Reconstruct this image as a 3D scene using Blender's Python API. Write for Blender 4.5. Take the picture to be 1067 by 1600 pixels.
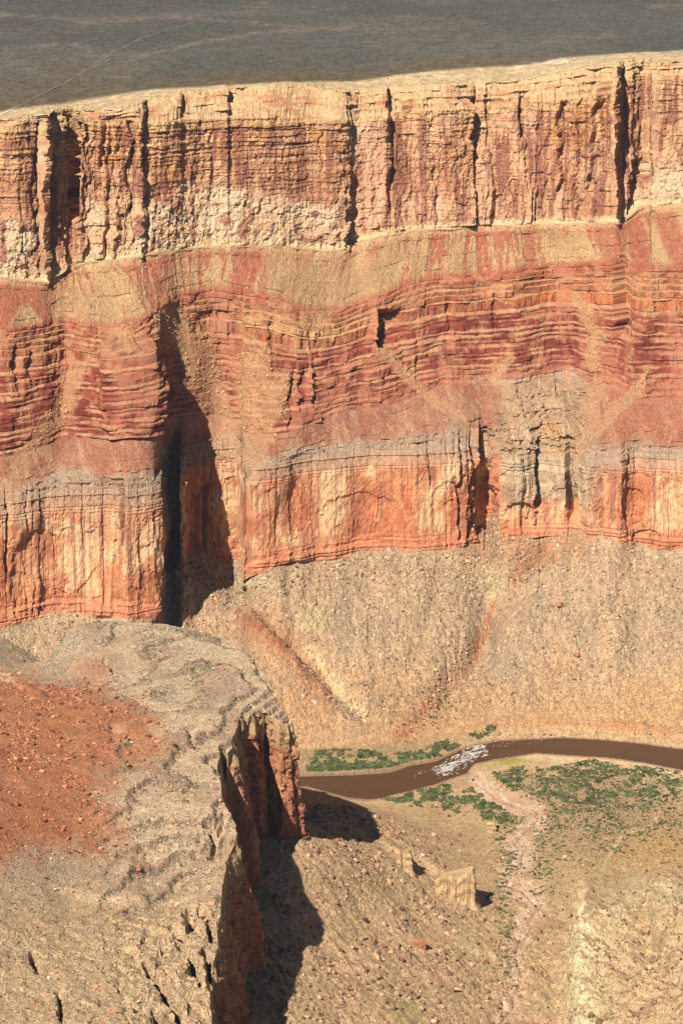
import bpy, math, random
import numpy as np
from mathutils import Vector

# ------------------------------------------------------------------ camera, sky, sun, exposure
for o in list(bpy.data.objects):
    bpy.data.objects.remove(o)
scene = bpy.context.scene
COL = scene.collection
W_PX, H_PX = 1067.0, 1600.0
F_PX, PITCH, CAM_H = 4011.0, math.radians(14.9), 1400.0
CX, CY = W_PX / 2, H_PX / 2
cam = bpy.data.cameras.new('camera')
cam.sensor_fit = 'VERTICAL'
cam.sensor_height = 36.0
cam.lens = 36.0 * F_PX / H_PX
cam.clip_start = 5.0
cam.clip_end = 150000.0
cam_o = bpy.data.objects.new('camera', cam)
cam_o.location = (0, 0, CAM_H)
cam_o.rotation_euler = (math.pi / 2 - PITCH, 0, 0)
COL.objects.link(cam_o)
scene.camera = cam_o

SUN_AZ, SUN_EL = math.radians(27.0), math.radians(43.5)   # sun behind the camera, to its left
SUN_DIR = np.array([-math.sin(SUN_AZ) * math.cos(SUN_EL), -math.cos(SUN_AZ) * math.cos(SUN_EL), math.sin(SUN_EL)])
world = bpy.data.worlds.new('World')
scene.world = world
world.use_nodes = True
wn = world.node_tree
sky = wn.nodes.new('ShaderNodeTexSky')
sky.sky_type = 'NISHITA'
sky.sun_disc = False
sky.sun_elevation = SUN_EL
sky.sun_rotation = math.pi + SUN_AZ
sky.altitude = 1500
sky.air_density = 0.5
sky.dust_density = 0.1
wn.links.new(sky.outputs[0], wn.nodes['Background'].inputs[0])
wn.nodes['Background'].inputs[1].default_value = 0.05
sl = bpy.data.lights.new('sun', 'SUN')
sl.energy = 5.0
sl.angle = math.radians(0.5)
sl.color = (1.0, 0.97, 0.925)
so = bpy.data.objects.new('sun', sl)
so.rotation_euler = Vector(-SUN_DIR).to_track_quat('-Z', 'Y').to_euler()
so.location = (0, 0, 3000)
COL.objects.link(so)
scene.view_settings.view_transform = 'Standard'
scene.view_settings.look = 'None'
scene.view_settings.gamma = 1.0
scene.view_settings.exposure = 0.62
scene.render.engine = 'CYCLES'
scene.cycles.max_bounces = 6
scene.cycles.diffuse_bounces = 1

# ------------------------------------------------------------------ pixel <-> place
def td(py):
    """tangent of the depression angle of an image row"""
    return np.tan(PITCH + np.arctan((np.asarray(py, float) - CY) / F_PX))

def x_at(px, py, Y):
    yy = -(np.asarray(py, float) - CY) / F_PX
    return Y * (np.asarray(px, float) - CX) / F_PX / (math.cos(PITCH) + yy * math.sin(PITCH))

def ground(px, py, z):
    """point of elevation z seen at a pixel"""
    Y = (CAM_H - z) / td(py)
    return np.array([float(x_at(px, py, Y)), float(Y), float(z)])

def project(X, Y, Z):
    d = Y * math.cos(PITCH) - (Z - CAM_H) * math.sin(PITCH)
    u = Y * math.sin(PITCH) + (Z - CAM_H) * math.cos(PITCH)
    return CX + F_PX * X / d, CY - F_PX * u / d

# ------------------------------------------------------------------ noise
_tab = {}
def _lat(seed):
    if seed not in _tab:
        _tab[seed] = np.random.default_rng(seed).random((256, 256)).astype(np.float32)
    return _tab[seed]

def vn(x, y, seed=0):
    """value noise, -1..1"""
    R = _lat(seed)
    xf = np.floor(x); yf = np.floor(y)
    fx = x - xf; fy = y - yf
    xi = xf.astype(np.int64) & 255; yi = yf.astype(np.int64) & 255
    fx = fx * fx * (3 - 2 * fx); fy = fy * fy * (3 - 2 * fy)
    x1 = (xi + 1) & 255; y1 = (yi + 1) & 255
    a = R[xi, yi]; b = R[x1, yi]; c = R[xi, y1]; d = R[x1, y1]
    return ((a + (b - a) * fx) * (1 - fy) + (c + (d - c) * fx) * fy) * 2 - 1

def fbm(x, y, seed=0, o=5, g=0.5, l=2.03):
    t = 0; a = 1.0; n = 0
    for i in range(o):
        t = t + a * vn(x + 17.3 * i, y - 9.1 * i, seed + i)
        n += a; a *= g; x = x * l; y = y * l
    return t / n * 1.6

def ridged(x, y, seed=0, o=4):
    t = 0; a = 1.0; n = 0
    for i in range(o):
        t = t + a * (1 - np.abs(vn(x, y, seed + i)) * 2)
        n += a; a *= 0.5; x = x * 2.1 + 5.2; y = y * 2.1 + 1.7
    return t / n

def worley(x, y, seed=0):
    """nearest-cell facets: random offset, two tilts, border closeness"""
    A = _lat(seed); B = _lat(seed + 501); Cc = _lat(seed + 502); D = _lat(seed + 503); E = _lat(seed + 504)
    xf = np.floor(x); yf = np.floor(y)
    best = np.full(x.shape, 1e9); sec = best.copy()
    off = np.zeros(x.shape); tl = np.zeros(x.shape)
    for i in (-1, 0, 1):
        for j in (-1, 0, 1):
            ci = (xf + i).astype(np.int64); cj = (yf + j).astype(np.int64)
            a = ci & 255; b = cj & 255
            dx = x - (ci + A[a, b]); dy = y - (cj + B[a, b])
            d = dx * dx + dy * dy
            m = d < best
            sec = np.where(m, best, np.minimum(sec, d))
            best = np.where(m, d, best)
            off = np.where(m, Cc[a, b] * 2 - 1, off)
            tl = np.where(m, dx * (D[a, b] * 2 - 1) + dy * (E[a, b] * 2 - 1), tl)
    return off, tl, np.sqrt(sec) - np.sqrt(best)

def blocks(s, w, seed, asym=0.6):
    """jointed rock along a line: random offset for each block, sloping so that each block's right end stands proud"""
    rng = np.random.default_rng(seed)
    lo = s.min() - 3 * w
    n = int((s.max() - lo) / w * 2.2) + 30
    bd = lo + np.cumsum(w * (0.22 + 2.3 * rng.random(n) ** 2.6))
    idx = np.clip(np.searchsorted(bd, s) - 1, 0, n - 2)
    fr = (s - bd[idx]) / (bd[idx + 1] - bd[idx])
    dist = np.minimum(s - bd[idx], bd[idx + 1] - s)
    r = rng.random(n) * 2 - 1
    return r[idx] + asym * (fr - 0.5) * 2, np.exp(-(dist / (0.06 * w + 0.7)) ** 2)

def blocks2(s, w, seed, asym=0.6):
    f, c = blocks(s.ravel(), w, seed, asym)
    return f.reshape(s.shape), c.reshape(s.shape)

def sstep(a, b, x):
    t = np.clip((x - a) / (b - a), 0, 1)
    return t * t * (3 - 2 * t)

def poly_dist(px, py, pts):
    """pixel distance to a polyline and the fraction along it"""
    pts = np.asarray(pts, float)
    best = np.full(np.shape(px), 1e9); fr = np.zeros(np.shape(px))
    n = len(pts) - 1
    for i in range(n):
        a = pts[i]; b = pts[i + 1]; v = b - a
        t = np.clip(((px - a[0]) * v[0] + (py - a[1]) * v[1]) / (v @ v), 0, 1)
        d = np.hypot(px - a[0] - t * v[0], py - a[1] - t * v[1])
        m = d < best
        best = np.where(m, d, best); fr = np.where(m, (i + t) / n, fr)
    return best, fr

def mix(a, b, m):
    m = np.clip(m, 0, 1)[..., None]
    return a * (1 - m) + b * m

def C(r, g, b):
    return np.array([r, g, b], float) / 255.0

ALB = 0.74
def lin(c):
    c = np.clip(c, 0, 1)
    return np.where(c <= 0.04045, c / 12.92, ((c + 0.055) / 1.055) ** 2.4) * ALB

# ------------------------------------------------------------------ mesh helpers
def grid_mesh(name, V, col=None):
    """V: rows x cols x 3 -> quad sheet"""
    r, c = V.shape[:2]
    me = bpy.data.meshes.new(name)
    me.vertices.add(r * c)
    me.vertices.foreach_set('co', np.ascontiguousarray(V, dtype=np.float32).ravel())
    i = np.arange(r * c).reshape(r, c)
    q = np.stack([i[:-1, :-1], i[:-1, 1:], i[1:, 1:], i[1:, :-1]], -1).reshape(-1, 4)
    n = len(q)
    me.loops.add(n * 4)
    me.loops.foreach_set('vertex_index', q.ravel().astype(np.int32))
    me.polygons.add(n)
    me.polygons.foreach_set('loop_start', np.arange(0, n * 4, 4, dtype=np.int32))
    me.update(calc_edges=True)
    me.shade_flat()
    if col is not None:
        at = me.color_attributes.new('Col', 'FLOAT_COLOR', 'POINT')
        rgba = np.ones((r * c, 4), np.float32)
        rgba[:, :3] = lin(col).reshape(-1, 3)
        at.data.foreach_set('color', rgba.ravel())
    return me

def py_mesh(name, verts, faces):
    me = bpy.data.meshes.new(name)
    me.from_pydata([tuple(v) for v in verts], [], [tuple(f) for f in faces])
    me.update()
    me.shade_flat()
    return me

def link(name, data, mat=None, parent=None, kind=None, label=None, cat=None, group=None):
    o = bpy.data.objects.new(name, data)
    COL.objects.link(o)
    if mat is not None and data is not None and not data.materials:
        data.materials.append(mat)
    if parent is not None:
        o.parent = parent
    if kind: o['kind'] = kind
    if label: o['label'] = label
    if cat: o['category'] = cat
    if group: o['group'] = group
    return o

def rock_material(name, attr='Col', var=0.28, scale=0.35, bump=0.9, dist=1.2, rough=0.95, stretch=(1, 1, 1), instancer=False, grain=0.0, gscale=0.4, gbump=0.8):
    m = bpy.data.materials.new(name)
    m.use_nodes = True
    nt = m.node_tree
    b = nt.nodes['Principled BSDF']
    b.inputs['Roughness'].default_value = rough
    b.inputs['Specular IOR Level'].default_value = 0.12
    at = nt.nodes.new('ShaderNodeAttribute')
    at.attribute_name = attr
    if instancer: at.attribute_type = 'INSTANCER'
    geo = nt.nodes.new('ShaderNodeNewGeometry')
    mp = nt.nodes.new('ShaderNodeMapping')
    mp.inputs['Scale'].default_value = stretch
    nt.links.new(geo.outputs['Position'], mp.inputs['Vector'])
    n1 = nt.nodes.new('ShaderNodeTexNoise')
    n1.inputs['Scale'].default_value = scale
    n1.inputs['Detail'].default_value = 6
    n1.inputs['Roughness'].default_value = 0.65
    nt.links.new(mp.outputs[0], n1.inputs['Vector'])
    mr = nt.nodes.new('ShaderNodeMapRange')
    mr.inputs['From Min'].default_value = 0.3
    mr.inputs['From Max'].default_value = 0.7
    mr.inputs['To Min'].default_value = 1 - var
    mr.inputs['To Max'].default_value = 1 + var
    nt.links.new(n1.outputs['Fac'], mr.inputs['Value'])
    mul = nt.nodes.new('ShaderNodeVectorMath')
    mul.operation = 'SCALE'
    nt.links.new(at.outputs['Color'], mul.inputs[0])
    nt.links.new(mr.outputs[0], mul.inputs['Scale'])
    nt.links.new(mul.outputs[0], b.inputs['Base Color'])
    if grain > 0:
        vo = nt.nodes.new('ShaderNodeTexVoronoi')
        vo.inputs['Scale'].default_value = gscale
        vo.inputs['Randomness'].default_value = 1.0
        nt.links.new(geo.outputs['Position'], vo.inputs['Vector'])
        sx = nt.nodes.new('ShaderNodeSeparateColor')
        nt.links.new(vo.outputs['Color'], sx.inputs[0])
        g1 = nt.nodes.new('ShaderNodeMapRange')
        g1.inputs['To Min'].default_value = 1 - grain
        g1.inputs['To Max'].default_value = 1 + grain
        nt.links.new(sx.outputs[0], g1.inputs['Value'])
        mul2 = nt.nodes.new('ShaderNodeVectorMath')
        mul2.operation = 'SCALE'
        nt.links.new(mul.outputs[0], mul2.inputs[0])
        nt.links.new(g1.outputs[0], mul2.inputs['Scale'])
        nt.links.new(mul2.outputs[0], b.inputs['Base Color'])
        bp0 = nt.nodes.new('ShaderNodeBump')
        bp0.invert = True
        bp0.inputs['Strength'].default_value = gbump
        bp0.inputs['Distance'].default_value = 0.6 / gscale
        nt.links.new(vo.outputs['Distance'], bp0.inputs['Height'])
    bp = nt.nodes.new('ShaderNodeBump')
    bp.inputs['Strength'].default_value = bump
    if grain > 0:
        nt.links.new(bp0.outputs[0], bp.inputs['Normal'])
    bp.inputs['Distance'].default_value = dist
    n2 = nt.nodes.new('ShaderNodeTexNoise')
    n2.inputs['Scale'].default_value = scale * 1.7
    n2.inputs['Detail'].default_value = 8
    n2.inputs['Roughness'].default_value = 0.7
    nt.links.new(mp.outputs[0], n2.inputs['Vector'])
    nt.links.new(n2.outputs['Fac'], bp.inputs['Height'])
    nt.links.new(bp.outputs[0], b.inputs['Normal'])
    return m

M_CLIFF = rock_material('cliff_rock', scale=0.30, var=0.26, bump=1.0, dist=1.9, stretch=(1, 1, 0.5))
M_BED = rock_material('bedded_rock', scale=0.30, var=0.28, bump=1.0, dist=1.5, stretch=(0.6, 0.6, 1.5))
M_SCREE = rock_material('scree', scale=0.5, var=0.26, bump=1.0, dist=1.5, grain=0.28, gscale=0.5)
M_GROUND = rock_material('dry_ground', scale=0.55, var=0.24, bump=1.0, dist=1.5, grain=0.28, gscale=0.62)
M_PLATEAU = rock_material('scrub_plain', scale=0.2, var=0.16, bump=0.4, dist=1.0, grain=0.22, gscale=0.16, gbump=0.3)

# ------------------------------------------------------------------ FAR WALL: contours read from the photograph
L = {}
L['A'] = [(-200,1225),(300,1219),(476,1212),(552,1210),(609,1206),(642,1195),(680,1189),(717,1172),(740,1165),(777,1157),(815,1155),(879,1152),(936,1155),(992,1160),(1034,1166),(1067,1170),(1260,1196)]
L['A2'] = [(-200,1180),(300,1176),(476,1170),(560,1166),(640,1156),(700,1146),(760,1144),(879,1143),(992,1150),(1067,1160),(1260,1186)]
L['B'] = [(-200,992),(0,982),(82,960),(176,965),(243,969),(249,952),(277,922),(296,922),(330,921),(358,930),(374,926),(380,908),(389,902),(452,878),(509,876),(550,869),(602,861),(677,861),(740,856),(757,854),(783,843),(832,843),(892,840),(944,842),(993,857),(1067,859),(1260,872)]
L['C'] = [(-200,800),(0,786),(75,774),(169,770),(199,776),(243,768),(277,750),(334,741),(356,739),(374,737),(380,732),(426,729),(490,716),(580,708),(647,709),(715,704),(742,698),(757,694),(772,716),(800,724),(836,730),(880,728),(922,730),(960,722),(993,713),(1067,717),(1260,722)]
CZ = [(-200,371),(757,371),(772,358),(836,348),(922,352),(970,369),(1260,371)]
L['D'] = [(-200,715),(0,711),(40,705),(110,690),(200,672),(300,676),(360,688),(430,676),(482,660),(531,640),(620,630),(660,617),(696,603),(797,601),(892,593),(948,608),(983,619),(1067,621),(1260,630)]
L['E'] = [(-200,520),(0,513),(60,508),(96,508),(177,512),(215,500),(243,482),(270,468),(330,459),(405,461),(450,472),(486,484),(530,483),(580,463),(656,440),(782,423),(882,415),(965,410),(985,416),(1067,422),(1260,430)]
L['F'] = [(-200,428),(0,433),(75,441),(88,440),(100,426),(112,416),(140,408),(197,403),(268,392),(354,384),(440,386),(506,390),(538,391),(550,384),(565,376),(631,360),(731,353),(882,348),(978,346),(988,338),(996,330),(1023,322),(1067,316),(1260,300)]
L['G'] = [(-200,208),(0,196),(60,194),(110,192),(205,188),(240,196),(275,186),(300,190),(365,186),(450,186),(540,186),(600,180),(700,170),(830,160),(960,146),(985,122),(1067,116),(1260,104)]
L['R'] = [(-200,197),(0,187),(75,178),(180,169),(205,163),(280,146),(360,138),(430,134),(480,135),(540,142),(600,137),(680,132),(800,126),(850,120),(900,108),(960,102),(985,99),(1067,96),(1260,84)]
ANG = {'D': 28.0, 'E': 45.0, 'F': 33.0, 'G': 77.0, 'R': 38.0}

def smooth1(a, n):
    if n < 2: return a
    k = np.hanning(n + 2)[1:-1]; k /= k.sum()
    p = np.pad(a, n, mode='edge')
    return np.convolve(p, k, 'same')[n:-n]

def lev(k, q, sm=9):
    p = np.array(L[k], float)
    return smooth1(np.interp(q, p[:, 0], p[:, 1]), sm)

q0 = np.arange(-160, 1226, 0.5)
def solve_levels(q):
    dq = q[1] - q[0]
    P = {}
    y = {k: lev(k, q, max(1, int(5 / dq))) for k in L}
    zc = np.interp(q, *np.array(CZ, float).T)
    Yc = (CAM_H - zc) / td(y['C'])
    P['C'] = (Yc, zc)
    prev = 'C'
    for k in ('D', 'E', 'F', 'G', 'R'):
        Yp, zp = P[prev]
        if k in 'DEF':
            wn_ = int((70 if k == 'D' else 36) / dq)
            Yp, zp = smooth1(Yp, wn_), smooth1(zp, wn_)
        t = math.tan(math.radians(ANG[k]))
        Y = (CAM_H - zp + t * Yp) / (t + td(y[k]))
        P[k] = (Y, CAM_H - Y * td(y[k]))
        prev = k
    t = math.tan(math.radians(83))
    Y = (CAM_H - zc + t * Yc) / (t + td(y['B']))
    P['B'] = (Y, CAM_H - Y * td(y['B']))
    za2 = np.interp(q, [-200, 476, 640, 760, 1260], [14, 12, 10, 6, 6])
    P['A2'] = ((CAM_H - za2) / td(y['A2']), za2)
    za = np.full_like(q, 0.6)
    P['A'] = ((CAM_H - za) / td(y['A']), za)
    for ks, c0, c1, dep, kind in RELIEF:
        if kind == 'box':
            r = sstep(c0 - 1.5, c0 + 1.5, q) * (1 - sstep(c1 - 1.5, c1 + 1.5, q)) * dep
        elif kind == 'flat':
            r = np.exp(-((q - c0) / c1) ** 4) * dep
        elif kind == 'ramp':
            r = sstep(c0 - 1.5, c0 + 1.5, q) * (1 - sstep(c1 - 3, c1 + 3, q)) * dep * (0.12 + 0.88 * (q - c0) / (c1 - c0))
        elif kind == 'saw':
            r = sstep(c0 - 1.5, c0 + 1.5, q) * np.clip((c1 - q) / (c1 - c0), 0, 1) * dep
        else:
            r = np.exp(-((q - c0) / c1) ** 2) * dep
        for k, f in ks.items():
            P[k] = (P[k][0] + r * f, P[k][1])
    return P, y

# alcoves (positive: further back) and spurs (negative) in the plan of each contour
RELIEF = [({'B': 1, 'C': 1, 'D': .55}, 251, 378, 180, 'box'), ({'B': 1, 'C': 1}, 279, 294, -85, 'box'), ({'D': .6, 'E': .08}, 207, 54, -92, 'flat'), ({'D': .3, 'E': .5}, 276, 22, 30, 'g'), ({'D': .9, 'E': .45}, 345, 42, 85, 'g'), ({'D': .8, 'E': .5}, 470, 40, -48, 'g'), ({'D': .6, 'E': .3}, 540, 40, -30, 'g'),
          ({'D': .5, 'E': 1}, 590, 22, -22, 'g'), ({'D': .6, 'E': .8}, 660, 40, 24, 'g'), ({'B': .6, 'C': 1}, 756, 780, 30, 'saw'), ({'B': .3, 'C': 1, 'D': .8, 'E': .3}, 868, 42, 48, 'g'), ({'B': .5, 'C': 1}, 842, 868, 14, 'saw'), ({'B': .5, 'C': 1}, 886, 918, 18, 'saw'),
          ({'D': .7, 'E': .6}, 1000, 30, -26, 'g'), ({'D': .8, 'E': .9}, 100, 26, 52, 'g'), ({'D': .6, 'E': .8}, 15, 30, -26, 'g'), ({'E': 1, 'F': .5}, 300, 50, 24, 'g'), ({'E': .8, 'F': .3}, 780, 50, -20, 'g'),
          ({'F': .5, 'G': 1, 'R': .8}, 78, 116, 66, 'box'), ({'F': .1, 'G': 1, 'R': .8}, 606, 662, 48, 'saw'), ({'G': 1, 'R': .8}, 737, 762, 16, 'saw'), ({'F': .6, 'G': 1, 'R': .9}, 968, 1016, 85, 'box'),
          ({'F': .6, 'G': 1, 'R': 1}, 225, 275, 30, 'saw'), ({'G': .4, 'R': 1}, 283, 310, 28, 'saw'), ({'G': .4, 'R': 1}, 356, 420, 34, 'saw'), ({'F': .8, 'G': .3}, 548, 580, 26, 'saw'), ({'F': .5, 'G': 1, 'R': .8}, 128, 20, 22, 'g'), ({'F': .4, 'G': 1, 'R': .7}, 330, 40, 24, 'g'), ({'F': .4, 'G': 1, 'R': .7}, 520, 22, -16, 'g'), ({'F': .4, 'G': .9, 'R': .6}, 775, 22, 10, 'g'), ({'G': 1, 'R': .5}, 25, 22, -12, 'g'),
          ({'F': .5, 'G': 1, 'R': .6}, 700, 30, -14, 'g'), ({'F': .5, 'G': 1, 'R': .6}, 900, 36, -18, 'g'), ({'F': .5, 'G': .8, 'R': .5}, 430, 60, 20, 'g')]

P0, y0 = solve_levels(q0)
dens = np.zeros(len(q0) - 1)
for k in P0:
    X = x_at(q0, y0[k], P0[k][0])
    dens = np.maximum(dens, np.minimum(np.abs(np.diff(X)) + 0.22 * np.abs(np.diff(P0[k][0])), 2.2))
cum = np.concatenate([[0], np.cumsum(dens)])
NCOL = 860
Q = np.interp(np.linspace(0, cum[-1], NCOL), cum, q0)
LV = {}
for k in P0:
    Y = np.interp(Q, q0, P0[k][0]); Z = np.interp(Q, q0, P0[k][1])
    X = np.interp(Q, q0, x_at(q0, y0[k], P0[k][0]))
    LV[k] = np.stack([X, Y, Z], -1)
S = np.concatenate([[0], np.cumsum(np.hypot(np.diff(LV['C'][:, 0]), 0.6 * np.diff(LV['C'][:, 1])))])   # metres along the wall
print('levels', {k: (round(float(np.median(LV[k][:, 2]))), round(float(LV[k][200, 2])), round(float(LV[k][700, 2]))) for k in LV})

def profile(segs, rows):
    """segs: (rise, run) list -> sample positions h, v, segment index and inner fraction, spaced by what the camera sees"""
    rise = np.array([a for a, b in segs], float); run = np.array([b for a, b in segs], float)
    rise /= rise.sum(); run /= run.sum()
    return rise, run

def sheet(k0, k1, segs, rows, wscale):
    """rows between two contours following a staircase of (rise, run) segments"""
    rise = np.array([a for a, b in segs], float); run = np.array([b for a, b in segs], float)
    vv = np.concatenate([[0], np.cumsum(rise)]) / rise.sum()
    hh = np.concatenate([[0], np.cumsum(run)]) / run.sum()
    met = np.concatenate([[0], np.cumsum(rise + 0.28 * run)])
    cnt = np.maximum(1, np.round(rows * np.diff(met) / met[-1]).astype(int))
    H, Vv, idx = [], [], []
    for i in range(len(segs)):
        f = np.arange(cnt[i]) / cnt[i]
        H.append(hh[i] + (hh[i + 1] - hh[i]) * f); Vv.append(vv[i] + (vv[i + 1] - vv[i]) * f)
        idx.append(np.full(cnt[i], i))
    H.append([1.0]); Vv.append([1.0]); idx.append([len(segs) - 1])
    return np.concatenate(H), np.concatenate(Vv), np.concatenate(idx).astype(int)

def lay(k0, k1, h, v, cover=None):
    a = LV[k0][None]; b = LV[k1][None]
    hh = np.broadcast_to(h[:, None], (len(h), NCOL)); vv = np.broadcast_to(v[:, None], (len(v), NCOL))
    if cover is not None:
        hh = hh * (1 - cover) + vv * cover
    Pn = np.empty((len(h), NCOL, 3))
    for c in (0, 1):
        Pn[..., c] = a[..., c] * (1 - hh) + b[..., c] * hh
    Pn[..., 2] = a[..., 2] * (1 - vv) + b[..., 2] * vv
    return Pn

def smooth_level(k, wpx):
    """a contour with its narrow notches smoothed away"""
    g = np.arange(Q[0], Q[-1], 0.5)
    out = LV[k].copy()
    for c_ in range(3):
        out[:, c_] = np.interp(Q, g, smooth1(np.interp(g, Q, LV[k][:, c_]), int(wpx / 0.5)))
    return out
LV['Bs'] = smooth_level('B', 44); LV['Cs'] = smooth_level('C', 30); LV['Fs'] = smooth_level('F', 36); LV['Es'] = smooth_level('E', 24)

def outward(Pn, n=31):
    X = np.apply_along_axis(lambda r: smooth1(r, n), 1, Pn[::6, :, 0]); Y = np.apply_along_axis(lambda r: smooth1(r, n), 1, Pn[::6, :, 1])
    tx = np.gradient(X, axis=1); ty = np.gradient(Y, axis=1)
    l = np.hypot(tx, ty) + 1e-9
    nx, ny = ty / l, -tx / l
    rep = np.minimum(np.arange(Pn.shape[0]) // 6, nx.shape[0] - 1)
    return nx[rep], ny[rep]

def push(Pn, D, nrm):
    Pn[..., 0] += nrm[0] * D; Pn[..., 1] += nrm[1] * D

def saw(px, p0, w, depth):
    """wall steps back just right of p0 and comes forward again over w pixels"""
    x = px - p0
    return -depth * np.where(x < 0, sstep(-2.0, 0.0, x), np.clip(1 - x / w, 0, 1))

GX = Q[None, :]
def arc(*ks):
    P_ = sum(LV[k] for k in ks) / len(ks)
    return np.concatenate([[0], np.cumsum(np.hypot(np.diff(P_[:, 0]), np.diff(P_[:, 1])))])
S = arc('A2', 'B')
SS = S[None, :]

# ---- talus below the red cliff
h, v, _ = sheet('A2', 'B', [(1.0, 1.0)], 165, 1)
h = np.asarray(h); 
PT = lay('A2', 'Bs', h, v ** 1.06)
PT += (LV['B'] - LV['Bs'])[None] * sstep(0.94, 1.0, v)[:, None, None] * np.array([1, 1, 0.0])
bank_h = np.linspace(0, 1, 14)
PB = lay('A', 'A2', bank_h, bank_h)
under = LV['A'].copy(); under[:, 1] -= 26; under[:, 0] *= under[:, 1] / LV['A'][:, 1]; under[:, 2] = -7
PT = np.concatenate([under[None], PB[:-1], PT], 0)
tpx, tpy = project(PT[..., 0], PT[..., 1], PT[..., 2])
tt = np.concatenate([[-0.2], np.linspace(-0.15, 0, 14)[:-1], v])[:, None] * np.ones((1, NCOL))
GUL = [([(838,852),(812,890),(785,930),(760,985),(735,1030),(700,1070),(660,1110),(628,1148)], 24, 30.0),
       ([(385,905),(425,955),(468,1008),(510,1052),(540,1092),(575,1128),(600,1150)], 20, 24.0),
       ([(455,880),(452,930),(470,1005)], 12, 10.0), ([(560,872),(575,960),(590,1050)], 9, 2.0),
       ([(990,858),(960,930),(900,1010),(850,1080)], 14, 6), ([(690,864),(672,950),(640,1040),(622,1120)], 12, 7),
       ([(1067,900),(1010,1000),(960,1090)], 14, 2.0), ([(500,1060),(470,1110),(440,1150)], 12, 3)]
dz = np.zeros(tt.shape)
gm = np.zeros(tt.shape)
for pts, wd, dep in GUL:
    d, fr = poly_dist(tpx + 5 * fbm(PT[..., 0] / 30, PT[..., 1] / 30, 3, 3), tpy, pts)
    g = np.exp(-(d / wd) ** 2)
    g = g * sstep(0.02, 0.30, tt)
    dz -= dep * g; gm = np.maximum(gm, g * min(1, dep / 9))
down = sstep(0.02, 0.2, tt)
wx = SS + 14 * fbm(SS / 60, tt * 6, 11, 3)
slope_u = wx + (tt * 60)
dz += down * (3.2 * fbm(wx / 26, tt * 4.0, 21, 5) - 3.2 * sstep(0.45, 0.95, ridged(wx / 38, tt * 1.6, 23, 3)) + 2.0 * ridged(wx / 11, tt * 5.5, 25, 3) * 0.7 + 1.9 * fbm(PT[..., 0] / 6, PT[..., 1] / 9, 31, 4))
dz += 0.5 * fbm(PT[..., 0] / 3.1, PT[..., 1] / 4, 35, 2) * sstep(-0.15, -0.05, tt)
# left shoulder ridge below the corner of the red cliff
d, fr = poly_dist(tpx, tpy, [(270,925),(330,945),(400,985),(470,1040),(540,1110)])
rg = np.exp(-(d / 26) ** 2) * (1 - fr * 0.6)
dz += 26 * rg
# little ledges under the cliff at the head of the gully and on the bank
led = sstep(0.80, 0.99, tt) * sstep(700, 770, tpx) * (1 - sstep(890, 950, tpx))
st = 7.0
zq = PT[..., 2] + dz
zq2 = (np.floor(zq / st) + sstep(0.55, 0.95, zq / st - np.floor(zq / st))) * st
dz += (zq2 - zq) * led
lb = sstep(0.015, 0.03, tt) * (1 - sstep(0.05, 0.09, tt)) * sstep(600, 760, tpx) * (0.5 + 0.5 * fbm(SS / 50, tt * 0, 91, 2))
dz += 4.5 * lb
edge = 1 - sstep(0.93, 1.0, tt)
PT[..., 2] += dz * np.where(tt > 0.5, 0.25 + 0.75 * edge, 1.0)
tpx, tpy = project(PT[..., 0], PT[..., 1], PT[..., 2])
n1 = fbm(PT[..., 0] / 70, tt * 5, 41, 5); n2 = fbm(wx / 9, tt * 4, 45, 4); n3 = fbm(PT[..., 0] / 4, PT[..., 1] / 6, 47, 3)
c = mix(C(198,164,126), C(180,152,120), 0.5 + 0.9 * n1)
c = mix(c, C(208,170,130), 0.4 + 0.8 * n2)
c = mix(c, C(206,158,108), (1 - sstep(0.08, 0.5, tt + 0.18 * n1)) * 0.75)
d, _ = poly_dist(tpx, tpy, [(400,985),(450,1015),(500,1070),(560,1120)])
c = mix(c, C(196,140,98), 0.8 * np.exp(-(d / 40) ** 2) * (tpx < 520 + 0 * tpx))
d, _ = poly_dist(tpx, tpy, [(330,935),(385,965),(430,1000),(480,1050)])
c = mix(c, C(176,100,68), 0.55 * np.exp(-(d / 10) ** 2) * (0.6 + n2))
d, _ = poly_dist(tpx, tpy, [(478,1012),(505,1040),(522,1068),(548,1100),(570,1118)])
c = mix(c, C(232,196,142), np.clip(1.1 * np.exp(-(d / 8) ** 2) * (0.9 + n3), 0, 0.9))
d, _ = poly_dist(tpx, tpy, GUL[0][0])
c = mix(c, C(196,132,92), 0.75 * np.exp(-(d / 13) ** 2) * (0.7 + n2))
for bx, by, bw, bh in ((487, 972, 24, 20), (768, 895, 26, 22), (392, 912, 22, 9), (775, 925, 12, 16)):
    c = mix(c, C(196,180,128), 0.8 * np.exp(-((tpx - bx) / bw) ** 2 - ((tpy - by) / bh) ** 2) * (0.9 + 0.6 * n3))
c = mix(c, C(186,112,70), led * 0.7 * (0.5 + 0.5 * fbm(SS / 30, PT[..., 2] / 2.5, 51, 3)))
c = mix(c, C(205,120,78), lb * 0.45)
c = mix(c, C(214,176,130), (1 - sstep(-0.02, 0.03, tt)) * sstep(620, 760, tpx) * 0.7)
c = mix(c, C(176,152,108), (1 - sstep(-0.03, 0.02, tt)) * (1 - sstep(600, 700, tpx)) * 0.7)
c = mix(c, C(150,116,88), (1 - sstep(0.6, 2.0, PT[..., 2])) * 0.7)
c *= (1 + 0.10 * n3)[..., None]
bk = PT[-1].copy(); bk[:, 1] += 70; bk[:, 0] *= bk[:, 1] / PT[-1][:, 1]; bk[:, 2] += 34
PT = np.concatenate([PT, bk[None]], 0); c = np.concatenate([c, c[-1:]], 0)
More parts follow.
